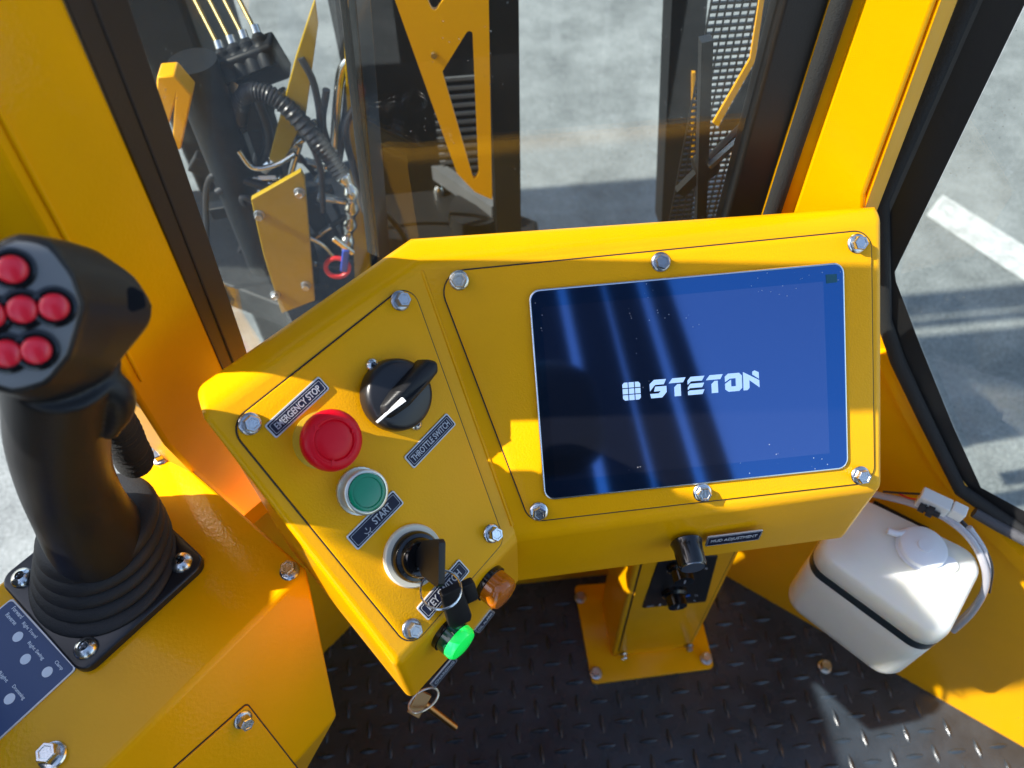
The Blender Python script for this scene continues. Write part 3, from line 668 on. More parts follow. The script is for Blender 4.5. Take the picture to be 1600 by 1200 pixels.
# brass key under the console
bk = thing('brass_key', 'brass tubular key hanging beneath the console corner', 'key', tuple(V((C_ := B3).to_tuple()[:2] + (.60,))))
p1, p2 = at(660, 1097, .76), at(711, 1136, .79)
bm = NB(); add_tube(bm, [p1, p2], .0036, 14, 0); obj('key_shaft', bm, Mbrass, bk)
bm = NB(); add_bar(bm, p1 + (p1-p2).normalized()*.004 + V((.006, .006, .004)), p1 - V((.010, .010, .004)), .014, .004, cf); obj('key_head', bm, Mbrass, bk, bevel=.0008)
bm = NB(); rcn = at(662, 1094, .755); fr_ = Fr(rcn, at(690, 1075, .745) - rcn, nz(CAMP - rcn))
add_tube(bm, [fr_.w(0.016*math.cos(t/28*2*math.pi), .0085*math.sin(t/28*2*math.pi), .003*math.sin(t/14*2*math.pi)) for t in range(28)], .0011, 8, 0, closed=True); obj('wire_ring', bm, Mnick, bk)

# ================================================================== PEDESTAL
pd = thing('heater_pedestal', 'yellow pedestal with heater controls bolted to the floor under the console', 'pedestal', (.25, .40, 0))
bp_ = [onz(925, 1069, .006), onz(1116, 1044, .006), V((.351, .505, .006)), onz(897, 915, .006)]
FB = Fr((0, 0, 0), (1, 0, 0), (0, 0, 1))
bm = NB(); add_slab(bm, FB, rpoly([(p.x, p.y) for p in bp_], .008, 4), .001, .008, .001, 2); obj('base_plate', bm, Myel, pd)
YF = .385
x0, x1 = .186, .322
bm = NB(); add_hull(bm, [V((x0, YF, .006)), V((x1, YF, .006)), V((x1, YF + .095, .006)), V((x0, YF + .095, .006))], [V((x0 - .006, YF, .665)), V((x1 - .006, YF, .665)), V((x1 - .006, YF + .095, .665)), V((x0 - .006, YF + .095, .665))]); obj('column', bm, Myel, pd, bevel=.004)
FP = Fr((x0, YF, 0), (1, 0, 0), (0, -1, 0))
bm = NB(); add_slab(bm, FP, [(.010, .035), (.128, .035), (.122, .60), (.004, .60)], -.001, .002, .0008, 2); fp_ = obj('front_cover', bm, Myel, pd)
bm = NB(); add_slab(bm, FP, [(.008, .033), (.1295, .033), (.1235, .60), (.002, .60)], -.001, .0006); obj('gap_shade', bm, Mrub, fp_)  # dark rim stands in for the shaded gap round the cover
cp = [FP.px(x, y, .003) for x, y in ((1003, 950), (1103, 940), (1122, 868), (1030, 872))]
bm = NB(); add_slab(bm, FP, rpoly(cp, .004, 4), .001, .0035, .0006, 1); hp = obj('heater_panel', bm, Mblk, pd, 'black heater control panel')
for (x, y) in ((1058, 944), (1068, 905)):
    f = FP.at(x, y, .022); bm = NB(); add_lathe(bm, f, [(.0001, .003), (.018, .003), (.0175, .009), (.014, .012), (.013, .026), (.0001, .027)], 40); kk = obj('heater_knob', bm, Mblkg, hp)
    bm = NB(); add_slab(bm, f.up(.027), rect(.0015, .009, 0, .003), -.0003, .0004); obj('knob_mark', bm, Mink, kk)
bm = NB()
for x, y, s in ((1016, 947, 'OFF'), (1031, 945, '1'), (1103, 888, '3'), (1058, 884, '2'), (1044, 892, '1'), (1088, 930, 'H'), (1086, 938, 'L')):
    a, b = FP.px(x, y, .0035); bm = NB(); add_text(bm, Fr(FP.w(a, b), FP.x, FP.z), s, .0035*len(s), .005, .0038); obj('panel_mark', bm, Mink, hp)
bm = NB(); add_lathe(bm, FP.at(1075, 931, .004).up(.0035), [(.0001, 0), (.0032, 0), (.0032, .0006), (.0001, .0006)], 20); obj('blue_dot', bm, mat('blue_mark', (.02, .16, .6), .4), hp)
for x, y in ((974, 1024), (1077, 1011)): bolt(FP.at(x, y, .004).up(.002), pd, s=.95)
for x, y in ((931, 1051), (1104, 1028), (907, 933)): bolt(Fr(onz(x, y, .012) * 1, uS, (0, 0, 1)).up(-.004), pd, s=1.35)

fb_ = Fr(onz(1289, 1041, .003), uS, (0, 0, 1)); fb_.p.z = 0
t = thing('floor_bolt', 'single hex bolt in the tread floor beside the white tank', 'bolt', tuple(fb_.p)); bolt(fb_, t, 'washer', 1.5)

# ================================================================== WASHER TANK
tk = thing('washer_tank', 'white plastic washer fluid tank strapped to the side wall', 'tank', (.51, .34, .27))
Ft = Fr((.51, .34, .0), WD, (0, 0, 1))
def tpl(z, g): return [Ft.loc(V(p)) for p in g]
Q = [onz(1336, 773, .50), onz(1540, 872, .50), onz(1474, 1003, .50), onz(1278, 862, .50)]
Qc = sum(Q, V()) / 4; Q = [Qc + (p - Qc) * 1.05 for p in Q]
def tring(s, z, r=.024):
    P = [Ft.loc(Qc + (p - Qc) * s) for p in Q]; return [Ft.w(a, b, z) for a, b in rpoly(P, r, 7)]
bm = NB()
add_loft(bm, [tring(.86, .350), tring(.93, .352), tring(.975, .358), tring(1.0, .368), tring(1.0, .400), tring(1.0, .430), tring(1.0, .455), tring(.992, .456), tring(.992, .470), tring(1.0, .471), tring(1.0, .482), tring(.995, .490), tring(.97, .498), tring(.92, .502), tring(.4, .505)])
obj('tank_body', bm, Mtank, tk, sharp=60)
bm = NB(); 
A, B, C2, D2 = tring(.99, .4562), tring(1.003, .4562), tring(1.003, .4698), tring(.99, .4698)
for i in range(len(A)):
    pass
add_loft(bm, [A, B, C2, D2], False, False, closed=True); obj('strap', bm, mat('black_strap', (.02, .03, .035), .35, coat=.3), tk)
cc = onz(1440, 858, .505); f = Fr(cc, WD, (0, 0, 1)); f.p.z = .5025
bm = NB(); add_lathe(bm, f, [(.0001, 0), (.0275, 0), (.0275, .003), (.025, .004), (.0245, .0095), (.0225, .011), (.0001, .0108)], 48); cp_ = obj('filler_cap', bm, Mcap, tk)
bm = NB(); add_lathe(bm, f.up(.0105), [(.0001, 0), (.008, 0), (.0075, .003), (.0001, .0032)], 24); obj('cap_boss', bm, Mcap, cp_)
bm = NB(); fe = onz(1482, 882, .505); add_lathe(bm, Fr(V((fe.x, fe.y, .5025)), WD, (0, 0, 1)), [(.0001, 0), (.010, 0), (.0095, .004), (.0001, .0042)], 24); obj('cap_tab', bm, Mcap, cp_)
bm = NB(); qa = Qc + WN * -.045; add_bar(bm, V((Qc.x, Qc.y, .40)) - WN * .04, V((Qc.x, Qc.y, .40)) - WN * .14, .07, .006, (0, 0, 1)); obj('wall_bracket', bm, Mblk, tk)
bm = NB(); s1 = onz(1387, 829, .51); add_tube(bm, [f.w(-.02, .01, .006), s1 + V((.01, -.005, 0)), s1], .004, 10, 6); obj('cap_leash', bm, Mcap, cp_)
hs = thing('washer_hose', 'clear washer hoses and white connector looping beside the tank', 'hose', (.6, .34, .36))
hp1 = [onw(1365, 772, 0.065), onw(1420, 785, 0.070), onw(1470, 805, 0.075), onw(1510, 835, 0.080), onw(1535, 875, 0.085), onw(1540, 915, 0.090), onw(1520, 955, 0.095), onw(1490, 985, 0.095)]
bm = NB(); add_tube(bm, hp1, .0040, 12, 8); obj('clear_tube', bm, Mtube, hs)
bm = NB(); add_tube(bm, [p + V((.004, .006, .004)) for p in hp1[3:]], .0034, 12, 8); obj('clear_tube', bm, Mtube, hs)
bm = NB(); add_tube(bm, [onw(1500, 812, 0.065), onw(1530, 845, 0.075), onw(1549, 885, 0.080), onw(1545, 925, 0.085)], .0022, 10, 8); obj('black_cable', bm, Mwire, hs)
def obox(bm, a, b, w_, h_, n): add_bar(bm, a, b, w_, h_, n)
bm = NB(); add_bar(bm, onw(1436, 775, 0.070), onw(1482, 797, 0.070), .020, .016, WN); add_bar(bm, onw(1482, 797, 0.069), onw(1504, 808, 0.069), .024, .014, WN); obj('connector', bm, Mconn, hs, bevel=.0015)
bm = NB(); pc = [onw(1436, 791, 0.080), onw(1468, 806, 0.082)]; add_tube(bm, [pc[0], pc[0].lerp(pc[1], .3)], .0055, 14, 0); add_tube(bm, [pc[0].lerp(pc[1], .4), pc[0].lerp(pc[1], .7)], .0065, 14, 0); add_tube(bm, [pc[0].lerp(pc[1], .2), pc[1]], .0032, 14, 0); obj('hose_coupler', bm, Mrub, hs)
bm = NB(); add_tube(bm, [onw(1380, 768, 0.065), onw(1406, 770, 0.065), onw(1440, 772, 0.067)], .0012, 8, 6); obj('black_wire', bm, Mwire, hs)
bm = NB(); add_tube(bm, [onw(1404, 771, 0.065), onw(1420, 778, 0.067), onw(1438, 781, 0.069)], .0009, 8, 6); obj('red_wire', bm, Mredp, hs)

# ================================================================== ARMREST BOX
ZX = .68
bx_ = thing('armrest_box', 'yellow sheet metal armrest box carrying the joystick', 'control box', (-.25, .28, .3))
A, B, C_, D = onz(262, 699, ZX), onz(481, 889, ZX), onz(60, 1242, ZX), onz(-140, 945, ZX)
e1 = nz(B - A); e2 = nz(C_ - B); e2 = nz(e2 - e2.dot(e1) * e1)
C_ = B + e2 * .34; D = A + e2 * .34
Qq = onz(528, 1117, .535); 
dqn = (Qq - B)
low = [V((p.x, p.y, .535)) for p in (A, B, C_, D)]
off = Qq - V((B.x, B.y, .535))
low = [A + V((off.x, off.y, .535 - ZX)), Qq, C_ + V((off.x, off.y, .535 - ZX)), D + V((0, 0, .535 - ZX))]
Rr = onz(480, 1203, .44); off2 = Rr - Qq
bot = [low[0] + off2, Rr, low[2] + off2, V((D.x, D.y, .44))]
bm = NB(); add_loft(bm, [bot, low, [A, B, C_, D]]); obj('box_shell', bm, Myel, bx_, bevel=.004, seg=3)
FX = Fr((A + B + C_ + D) / 4, -e1, (0, 0, 1)); FX.p.z = ZX
for x, y in ((247, 710), (450, 888)): bolt(FX.at(x, y, .006), bx_, s=1.12)
bolt(FX.at(76, 1178, .006), bx_, s=1.35)
nF = nz((C_ - B).cross(Qq - B)); nF = nF if nF.dot(CAMP - B) > 0 else -nF
FQ = Fr(B, C_ - B, nF)
cvp = [FQ.px(x, y) for x, y in ((385, 1100), (475, 1215), (370, 1330), (268, 1203))]
bm = NB(); add_slab(bm, FQ, rpoly(cvp, .003, 3), -.001, .002, .0006, 1); cvo = obj('side_cover', bm, Myel, bx_)
bm = NB(); add_slab(bm, FQ, inset(rpoly(cvp, .003, 3), -.0012), -.001, .0006); obj('gap_shade', bm, Mrub, cvo)  # shade of the cover's gap, drawn as a dark outline
bolt(FQ.at(383, 1128, .006).up(.002), bx_, s=1.05)
# control legend decal
dc = [FX.px(20, 935), FX.px(121, 1045)]
ux = FX.x; d0, d1 = V(dc[0]), V(dc[1]); fdx = Fr(FX.w(*dc[1]), -(e1), (0, 0, 1))
wd = (d0 - d1).length; Fd = Fr(FX.w(*dc[1]), FX.w(*dc[0]) - FX.w(*dc[1]), (0, 0, 1))
sg = 1 if (e2.dot(Fd.y) > 0) else -1
def dl(a, b): return (a * wd, b * sg)
LEN = .11
def dpoly(m_): return rpoly([(m_, m_*sg), (wd - m_, m_*sg), (wd - m_, (LEN - m_)*sg), (m_, (LEN - m_)*sg)], .003, 3)
bm = NB(); add_slab(bm, Fd, dpoly(0), 0, .0012); dec = obj('legend_plate', bm, Medge, bx_, 'dark blue control legend plate with white dots')
bm = NB(); add_slab(bm, Fd, dpoly(.0013), .001, .0015); obj('plate_face', bm, Mlblb, dec)
for x, y in ((28, 995), (40, 1030), (74, 1050), (15, 1092)):
    bm = NB(); add_lathe(bm, Fd.at(x, y, .0015), [(.0001, .0014), (.0042, .0014), (.0042, .0018), (.0001, .0018)], 24); obj('legend_dot', bm, Mwht, dec)
bm = NB()
FT = Fr(Fd.p, -Fd.x, (0, 0, 1))
for x, y, s, ww in ((46, 985, 'Right Travel', .020), (56, 1017, 'Right Swing', .022), (92, 1040, 'Clamp', .010), (29, 1082, 'Drumming', .016), (5, 1058, 'Right', .012), (28, 957, 'Forward', .014), (18, 967, 'Reverse', .014)):
    a, b = Fd.px(x, y, .0015); bm = NB(); add_text(bm, Fr(Fd.w(a, b), FT.x, (0, 0, 1)), s, ww, .0035, .0017, .0002, .01); obj('lettering', bm, Mwht, dec)

# ================================================================== JOYSTICK
jc = onz(167, 897, ZX)
jy = thing('joystick', 'black multi button joystick grip with a ribbed rubber boot', 'joystick', tuple(jc))
FJ = Fr(jc, e1, (0, 0, 1))
bm = NB(); add_slab(bm, FJ, rpoly(rect(.126, .122), .012, 6), .0, .008, .002, 3); jp = obj('mounting_plate', bm, mat('black_abs', (.014, .014, .017), .3), jy)
for sx in (-1, 1):
    for sy in (-1, 1): bscrew(Fr(FJ.w(sx*.0475, sy*.0465, .008), e1, (0, 0, 1)), jp, 1.5)
def jat(x, y, z): return onz(x, y, z)
hb = [jat(162, 868, .70), jat(160, 845, .725), jat(150, 822, .745)]
ctr = [FJ.w(0, 0, .006), jat(160, 862, .70), jat(156, 838, .72), jat(150, 812, .745)]
cpts = catmull(ctr, 10)
bm = NB(); rings = []
N = len(cpts) - 1
for i, p in enumerate(cpts):
    t = i / N; r = .057 - .014 * t**1.5
    ph = t * 5
    r += .0030 * math.cos(ph * 2 * math.pi) * (1 - .3*t)
    tilt = nz(V((-.08*t, .10*t, 1)))
    fr = Fr(p, e1, tilt); rings.append([fr.w(r*math.cos(a*math.pi/24), r*math.sin(a*math.pi/24)) for a in range(48)])
# finer rings for rib shape
dense = []
for i in range(61):
    t = i/60; j = min(int(t*N), N-1); u = t*N - j; p = cpts[j].lerp(cpts[j+1], u)
    r = .058 - .013 * t**1.4; s = (t*5) % 1; r += .0062 * (abs(math.sin(s*math.pi))**.55 - .5)
    fr = Fr(p, e1, nz(V((-.08*t, .10*t, 1)))); dense.append([fr.w(r*math.cos(a*math.pi/24), r*math.sin(a*math.pi/24)) for a in range(48)])
p = cpts[-1]; fr = Fr(p, e1, nz((-.08, .1, 1)))
dense.append([fr.w(.036*math.cos(a*math.pi/24), .036*math.sin(a*math.pi/24), .003) for a in range(48)])
add_loft(bm, dense); obj('rubber_boot', bm, Mrub, jy, sharp=80)
# grip: lofted outline rings, fused
def resample(P, n):
    P = [V(p) for p in P]; L = [0]
    for i in range(len(P)): L.append(L[-1] + (P[(i+1) % len(P)] - P[i]).length)
    out = []
    for k in range(n):
        s = L[-1]*k/n; j = max(i for i in range(len(P)) if L[i] <= s + 1e-12); u = (s - L[j]) / max(1e-9, L[j+1]-L[j]); out.append(P[j].lerp(P[(j+1) % len(P)], u))
    return out
face2 = [(-62, 430), (-20, 385), (25, 362), (78, 372), (118, 425), (136, 478), (112, 560), (75, 606), (20, 622), (-45, 600), (-75, 520)]
back2 = [(20, 395), (70, 372), (150, 388), (212, 430), (241, 474), (237, 505), (165, 592), (120, 618), (60, 630), (10, 600), (0, 500)]
FJF = Fr(at(40, 490, .335), at(130, 480, .345) - at(40, 490, .335), nz(CAMP - at(40, 490, .34) + V((-.05, -.06, .02))))
fpts = [on(x, y, FJF.p, FJF.z) for x, y in face2]; fc = sum(fpts, V()) / len(fpts)
NR = 44
f3 = [FJF.w(a, b) for a, b in resample(rpoly([FJF.loc(p) for p in fpts], .008, 4), NR)]
FJB = Fr(at(130, 490, .390), FJF.x, FJF.z); bpts = [on(x, y, FJB.p, FJB.z) for x, y in back2]
b3 = [FJB.w(a, b) for a, b in resample(rpoly([FJB.loc(p) for p in bpts], .010, 4), NR)]
def align(A, B):
    best = min(range(len(B)), key=lambda s: sum((A[i] - B[(i+s) % len(B)]).length for i in range(0, len(A), 4))); return [B[(i+best) % len(B)] for i in range(len(B))]
b3 = align(f3, b3); bc = sum(b3, V()) / NR
bm = NB()
sc = lambda R, c, s, d=V(): [c + (p - c) * s + d for p in R]
mid = [f3[i].lerp(b3[i], .5) for i in range(NR)]
add_loft(bm, [sc(f3, fc, .93), sc(f3, fc, .985, -FJF.z*.001), sc(f3, fc, 1, -FJF.z*.004), sc(mid, (fc+bc)/2, 1.02), sc(b3, bc, 1.0, FJF.z*.006), sc(b3, bc, .95), sc(b3, bc, .8, -FJF.z*.006), sc(b3, bc, .5, -FJF.z*.009)])
# neck and handle
hl = [(96, 560, .388, .026), (92, 620, .424, .0262), (92, 680, .468, .0272), (102, 740, .520, .0275), (122, 790, .555, .0285), (138, 820, .585, .031), (152, 838, .61, .033)]
rg = []
hp_ = catmull([at(x, y, d) for x, y, d, r in hl], 6); hr = catmull([V((r, 0, 0)) for x, y, d, r in hl], 6)
for i, p in enumerate(hp_):
    t = nz(hp_[min(i+1, len(hp_)-1)] - hp_[max(i-1, 0)]); fr = Fr(p, cr, t); r = hr[i].x
    rg.append([fr.w(r*1.05*math.cos(a*math.pi/16), r*1.15*math.sin(a*math.pi/16)) for a in range(32)])
add_loft(bm, rg)
# trigger bulge on the far side
tb = catmull([at(140, 590, .395), at(180, 608, .404), at(187, 640, .42), at(170, 676, .44)], 6)
add_tube(bm, tb, lambda t: .0055 + .003*math.sin(math.pi*min(1, t*1.1)), 16, 0)
gr = obj('grip', bm, Mgrip, jy, sharp=80)
rm = gr.modifiers.new('fuse', 'REMESH'); rm.mode = 'VOXEL'; rm.voxel_size = .0013; rm.use_smooth_shade = True
sm = gr.modifiers.new('soften', 'SMOOTH'); sm.factor = .6; sm.iterations = 14
bm = NB(); fpl = sc(f3, fc, .90); f2d = [FJF.loc(p) for p in fpl]; add_slab(bm, FJF, f2d, -.003, .0012, .0008, 2); jf = obj('button_face', bm, Mface, jy, 'grey button face of the joystick')
for i_, (x, y) in enumerate(((18, 421), (34, 484), (84, 480), (9, 553), (56, 548), (-17, 492))):
    a, b = FJF.px(x, y, .004); f = Fr(FJF.w(a, b, .001 + i_*.00012), FJF.x, FJF.z)
    bm = NB(); add_lathe(bm, f, [(.0001, 0), (.0092, 0), (.0090, .0009), (.0077, .0012), (.0075, .0005), (.0001, .0006)], 36); bz = obj('button_bezel', bm, Mblkg, jf)
    bm = NB(); add_lathe(bm, f, [(.0001, 0), (.0060, 0), (.0059, .0030), (.0052, .0040), (.0040, .0046), (.0001, .0048)], 36); obj('push_button', bm, Mred, bz)
bm = NB()
for x, y, d in ((212, 470, 0), ):
    pt = at(214, 470, .358); fr = Fr(pt, cr, nz(CAMP - pt)); add_slab(bm, fr, rpoly([(-.004, -.006), (.004, -.003), (.003, .004), (-.004, .008)], .002, 3), 0, .0004)
obj('screw_recess', bm, Mblkg, jy)
# ribbed duct behind the joystick
bm = NB(); dpth = [ont(212, 722, -.012), ont(196, 690, -.006), ont(176, 655, .0), ont(140, 620, .0)]
add_tube(bm, catmull(dpth, 14), lambda t: .014 + .0012*math.sin(t*170), 20, 0); tag(obj('air_duct', bm, Mseal), 'dark ribbed duct tucked behind the joystick grip', 'duct')

# ================================================================== OUTSIDE THROUGH THE GLASS
def yfr(y): return Fr((0, y, 0), (1, 0, 0), (0, -1, 0))
G1 = yfr(.86)
bm = NB()
outer = [G1.px(x, y) for x, y in ((600, -40), (617, 0), (714, 271), (742, 300), (769, 312), (766, 150), (763, -40))]
h1 = rpoly([G1.px(x, y) for x, y in ((738, 36), (691, 112), (741, 285), (748, 270))], .004, 4)
h2 = rpoly([G1.px(x, y) for x, y in ((655, -30), (678, 22), (712, -30))], .004, 4)
add_flat(bm, G1, [outer, h1, h2], -.006, 0)
br = tag(obj('yellow_bracket', bm, Myel), 'yellow steel bracket with triangular cutouts seen through the windscreen', 'bracket')
bm = NB(); add_lathe(bm, G1.at(678, 86), [(.0001, 0), (.004, 0), (.0035, .003), (.0001, .003)], 16); obj('bracket_bolt', bm, Mzinc, br)
bm = NB(); a = G1.px(766, 100); b = G1.px(812, 100); add_box(bm, (a[0] + .002, .90, -.9), (b[0] + .004, .96, 2.2)); tag(obj('steel_column', bm, Mdark), 'dark steel column right beside the yellow bracket', 'column')
bm = NB(); G2 = yfr(1.0); p4 = [G2.px(x, y) for x, y in ((1053, -60), (1110, -60), (1080, 360), (1033, 360))]; add_slab(bm, G2, p4, -.05, 0); o = tag(obj('steel_column', bm, Mdark), 'dark tapered steel column left of the mesh guard', 'column')
bm = NB(); add_slab(bm, G2, [G2.px(x, y) for x, y in ((1080, 110), (1085, 110), (1084, 250), (1080, 250))], .001, .006); obj('yellow_edge', bm, Myel, o)
# mesh guard
G3 = yfr(.80)
mg = thing('mesh_guard', 'black mesh guard over bright ground beside the wiper', 'guard', tuple(G3.w(*G3.px(1150, 100))))
bm = NB(); a = G3.px(1112, 0); b = G3.px(1215, 0)
zt, zb = G3.px(1150, -80)[1], G3.px(1150, 360)[1]
z = zb
while z < zt: add_box(bm, (a[0], .80, z), (b[0], .8035, z + .0030)); z += .0085
x = a[0]
while x < b[0]: add_box(bm, (x, .8005, zb), (x + .0016, .803, zt)); x += .0088
obj('wire_mesh', bm, Mblk, mg)
bm = NB(); yp = yfr(.79); add_slab(bm, yp, [yp.px(x, y) for x, y in ((1196, -60), (1203, -60), (1180, 96), (1122, 198), (1114, 192), (1172, 92))], -.003, 0); obj('yellow_trim', bm, Myel, mg)
bm = NB(); add_slab(bm, yp, [yp.px(x, y) for x, y in ((1151, 210), (1158, 210), (1130, 345), (1122, 345))], -.003, 0); obj('yellow_trim', bm, Myel, mg)
yq = yfr(.797); bm = NB(); add_slab(bm, yq, [yq.px(x, y) for x, y in ((1204, -60), (1181, 98), (1123, 200), (1157, 208), (1131, 345), (1300, 345), (1300, -60))], -.002, 0); obj('guard_frame', bm, Mdark, mg)

# wiper
wp = thing('wiper', 'black windscreen wiper arm outside the glass', 'wiper', tuple(ony(1100, 260, .55)))
bm = NB(); add_bar(bm, ony(1062, 300, .55), ony(1215, 150, .55), .010, .008, (0, 1, 0)); obj('wiper_arm', bm, Mblk, wp)
bm = NB(); add_bar(bm, ony(1108, 260, .54), ony(1200, 178, .54), .004, .006, (0, 1, 0)); obj('wiper_link', bm, Mchr, wp)
bm = NB(); add_bar(bm, ony(1103, 60, .545), ony(1094, 345, .545), .009, .010, (0, 1, 0)); obj('wiper_blade', bm, Mblk, wp)
bm = NB(); add_lathe(bm, Fr(ony(1100, 250, .56), (1, 0, 0), (0, -1, 0)), [(.0001, 0), (.012, 0), (.011, .014), (.0001, .016)], 24); obj('pivot', bm, Mblk, wp)
# chassis deck below the windscreen
dk = thing('chassis_deck', 'dark machine chassis deck below the windscreen', 'chassis', (0, .8, .3))
ZD = .38
bm = NB(); P = [onz(x, y, ZD) for x, y in ((500, 600), (440, 478), (340, 440), (262, 300), (420, 287), (500, 262), (590, 235), (700, 265), (770, 318), (840, 345), (850, 420))]
add_hull(bm, [p - V((0, 0, .06)) for p in P], P); obj('deck_plate', bm, Mdark, dk, bevel=.004)
bm = NB(); add_bar(bm, onz(636, 235, .42), onz(775, 330, .42), .02, .03); obj('deck_rail', bm, Mgrey, dk)
bm = NB()
for x, y in ((690, 288), (686, 303)): add_lathe(bm, Fr(onz(x, y, .38), uS, (0, 0, 1)), [(.0001, 0), (.010, 0), (.010, .012), (.006, .018), (.0001, .019)], 16)
obj('deck_bolts', bm, Mzinc, dk)
bm = NB(); add_lathe(bm, Fr(onz(640, 275, .381), uS, (0, 0, 1)), [(.026, 0), (.036, 0), (.036, .004), (.026, .004)], 32, cap=False); obj('port_ring', bm, mat('rust_brown_paint', (.10, .05, .015), .6), dk)
bm = NB(); add_lathe(bm, Fr(onz(745, 345, .381), uS, (0, 0, 1)), [(.0001, 0), (.05, 0), (.048, .03), (.0001, .035)], 32); obj('round_cover', bm, Mdark, dk)
# machine body left of the bracket
bm = NB(); add_box(bm, (-.16, 1.15, -.9), (.10, 1.6, .95)); mb = tag(obj('engine_housing', bm, Mdark, bevel=.02), 'dark engine housing standing behind the yellow bracket', 'housing')
bm = NB(); yv = 1.145
for i in range(26): add_box(bm, (-.02, yv, .20 + i*.016), (.09, yv + .004, .206 + i*.016))
obj('vent_grille', bm, Mgrey, mb)
# yellow chute beams in the left pane, partly a reflection built as plates
G4 = yfr(.78)
cb = thing('yellow_boom', 'olive yellow boom plates outside the angled left window', 'boom', tuple(G4.w(*G4.px(480, 400))))
bm = NB(); add_slab(bm, G4, [G4.px(x, y) for x, y in ((392, 312), (470, 268), (476, 280), (492, 470), (440, 490), (412, 400))], -.008, 0); pl_ = obj('lower_plate', bm, Myelsh, cb, bevel=.001)
for x, y in ((405, 335), (468, 300), (430, 460), (478, 445)):
    bolt(G4.at(x, y), cb, s=.9)
bm = NB(); add_bar(bm, ony(455, 380, .80), ony(455, 330, 1.0), .03, .03); obj('plate_mount', bm, Mdark, cb, bevel=.002)
G5 = yfr(.90)
bm = NB(); add_slab(bm, G5, [G5.px(x, y) for x, y in ((492, 0), (497, 40), (478, 180), (440, 260), (420, 250), (462, 90), (488, 10))], -.008, 0); obj('upper_plate', bm, Myelsh, cb, bevel=.001)
bm = NB(); add_slab(bm, G5, [G5.px(x, y) for x, y in ((532, -60), (550, -60), (582, 470), (556, 470))], -.03, 0); obj('side_plate', bm, Myelsh, cb, bevel=.001)
# hydraulic valve with rods
G6 = .95
hv = thing('valve_block', 'black hydraulic valve block with four brass rods and hoses', 'valve block', tuple(ony(405, 105, G6)))
for k in range(4):
    x = 350 + k*19; y = 92 - k*8
    f = Fr(ony(x, y, G6), ony(x + 10, y - 5, G6) - ony(x, y, G6), nz(ony(x - 14, y - 40, G6 + .02) - ony(x, y, G6)))
    bm = NB(); add_lathe(bm, f, [(.0001, -.03), (.011, -.03), (.012, -.005), (.009, 0), (.010, .006), (.006, .012), (.0001, .013)], 20); sp = obj('valve_spool', bm, Mdark, hv)
    bm = NB(); e = ony(x - 52, y - 105, 1.02); add_tube(bm, [f.w(0, 0, .01), e], .0028, 10, 0); obj('rod', bm, mat('brass_rod', (.35, .26, .10), .4, metal=.7), sp)
    bm = NB(); add_lathe(bm, f.up(.012), [(.0001, 0), (.0055, 0), (.0055, .010), (.0001, .010)], 12); obj('rod_nut', bm, Mzinc, sp)
bm = NB(); add_bar(bm, ony(352, 118, G6), ony(440, 85, G6), .035, .05, (0, 0, 1)); add_bar(bm, ony(380, 125, G6), ony(400, 190, G6), .05, .05, (1, 0, 0)); obj('valve_body', bm, Mdark, hv, bevel=.004)
bm = NB(); add_tube(bm, [ony(372, 200, .93), ony(376, 160, .92), ony(398, 143, .91), ony(440, 160, .90), ony(500, 225, .88), ony(535, 275, .86)], lambda t: .0115 + .0012*math.sin(t*260), 14, 24); obj('hose', bm, Mhose, hv)
bm = NB(); add_tube(bm, [ony(533, 272, .86), ony(548, 300, .85), ony(549, 330, .85), ony(545, 360, .85), ony(540, 392, .84)], lambda t: .0085 + .002*math.sin(t*30), 14, 10); obj('hose_fitting', bm, Mzinc, hv)
bm = NB(); add_tube(bm, [ony(365, 175, .93), ony(345, 195, .93), ony(342, 225, .93), ony(350, 255, .93), ony(368, 285, .93)], lambda t: .008, 12, 8); obj('hose', bm, Mhose, hv)
bm = NB(); add_tube(bm, [ony(372, 172, .925), ony(352, 182, .925), ony(341, 205, .925), ony(341, 222, .925)], .0095, 12, 8); obj('elbow_fitting', bm, Mzinc, hv)
for q in (((372, 125), (366, 140)), ((368, 150), (362, 160)), ((352, 298), (392, 285)), ((380, 132), (388, 140))):
    bm = NB(); add_tube(bm, [ony(*q[0], .93), ony(*q[1], .93)], .010, 6, 0); obj('fitting', bm, Mzinc, hv)
for pts, r in ((((560, 85), (536, 105), (528, 150), (522, 230)), .006), (((556, 110), (545, 130), (540, 175), (530, 250)), .005), (((440, 140), (470, 200), (452, 280), (470, 300)), .006), (((400, 150), (420, 220), (400, 290), (440, 330)), .007), (((510, 140), (505, 200), (530, 260), (560, 300)), .005)):
    bm = NB(); add_tube(bm, [ony(x, y, .92) for x, y in pts], r, 10, 8); obj('hose', bm, Mhose if r != .006 else Mzinc, hv)
for i, (x, y) in enumerate(((400, 300), (425, 250), (450, 232), (470, 205), (410, 265))):
    bm = NB(); add_tube(bm, [ony(x, y, .91), ony(x + 14, y - 10, .91)], .008, 6, 0); add_tube(bm, [ony(x + 13, y - 9, .91), ony(x + 24, y - 15, .91)], .005, 10, 0); obj('coupling', bm, Mzinc, hv, bevel=.001)
for pts, r in ((((372, 235), (395, 262), (430, 258), (462, 240)), .004), (((340, 300), (372, 282), (410, 292), (440, 312)), .006), (((450, 180), (480, 215), (500, 262), (505, 330)), .0045), (((420, 330), (450, 355), (500, 380), (520, 400)), .003), (((565, 150), (540, 200), (552, 260), (570, 330)), .005), (((470, 90), (490, 130), (500, 190), (495, 250)), .0045)):
    bm = NB(); add_tube(bm, [ony(x, y, .90) for x, y in pts], r, 10, 8); obj('hose', bm, Mzinc if r < .0042 else Mhose, hv)
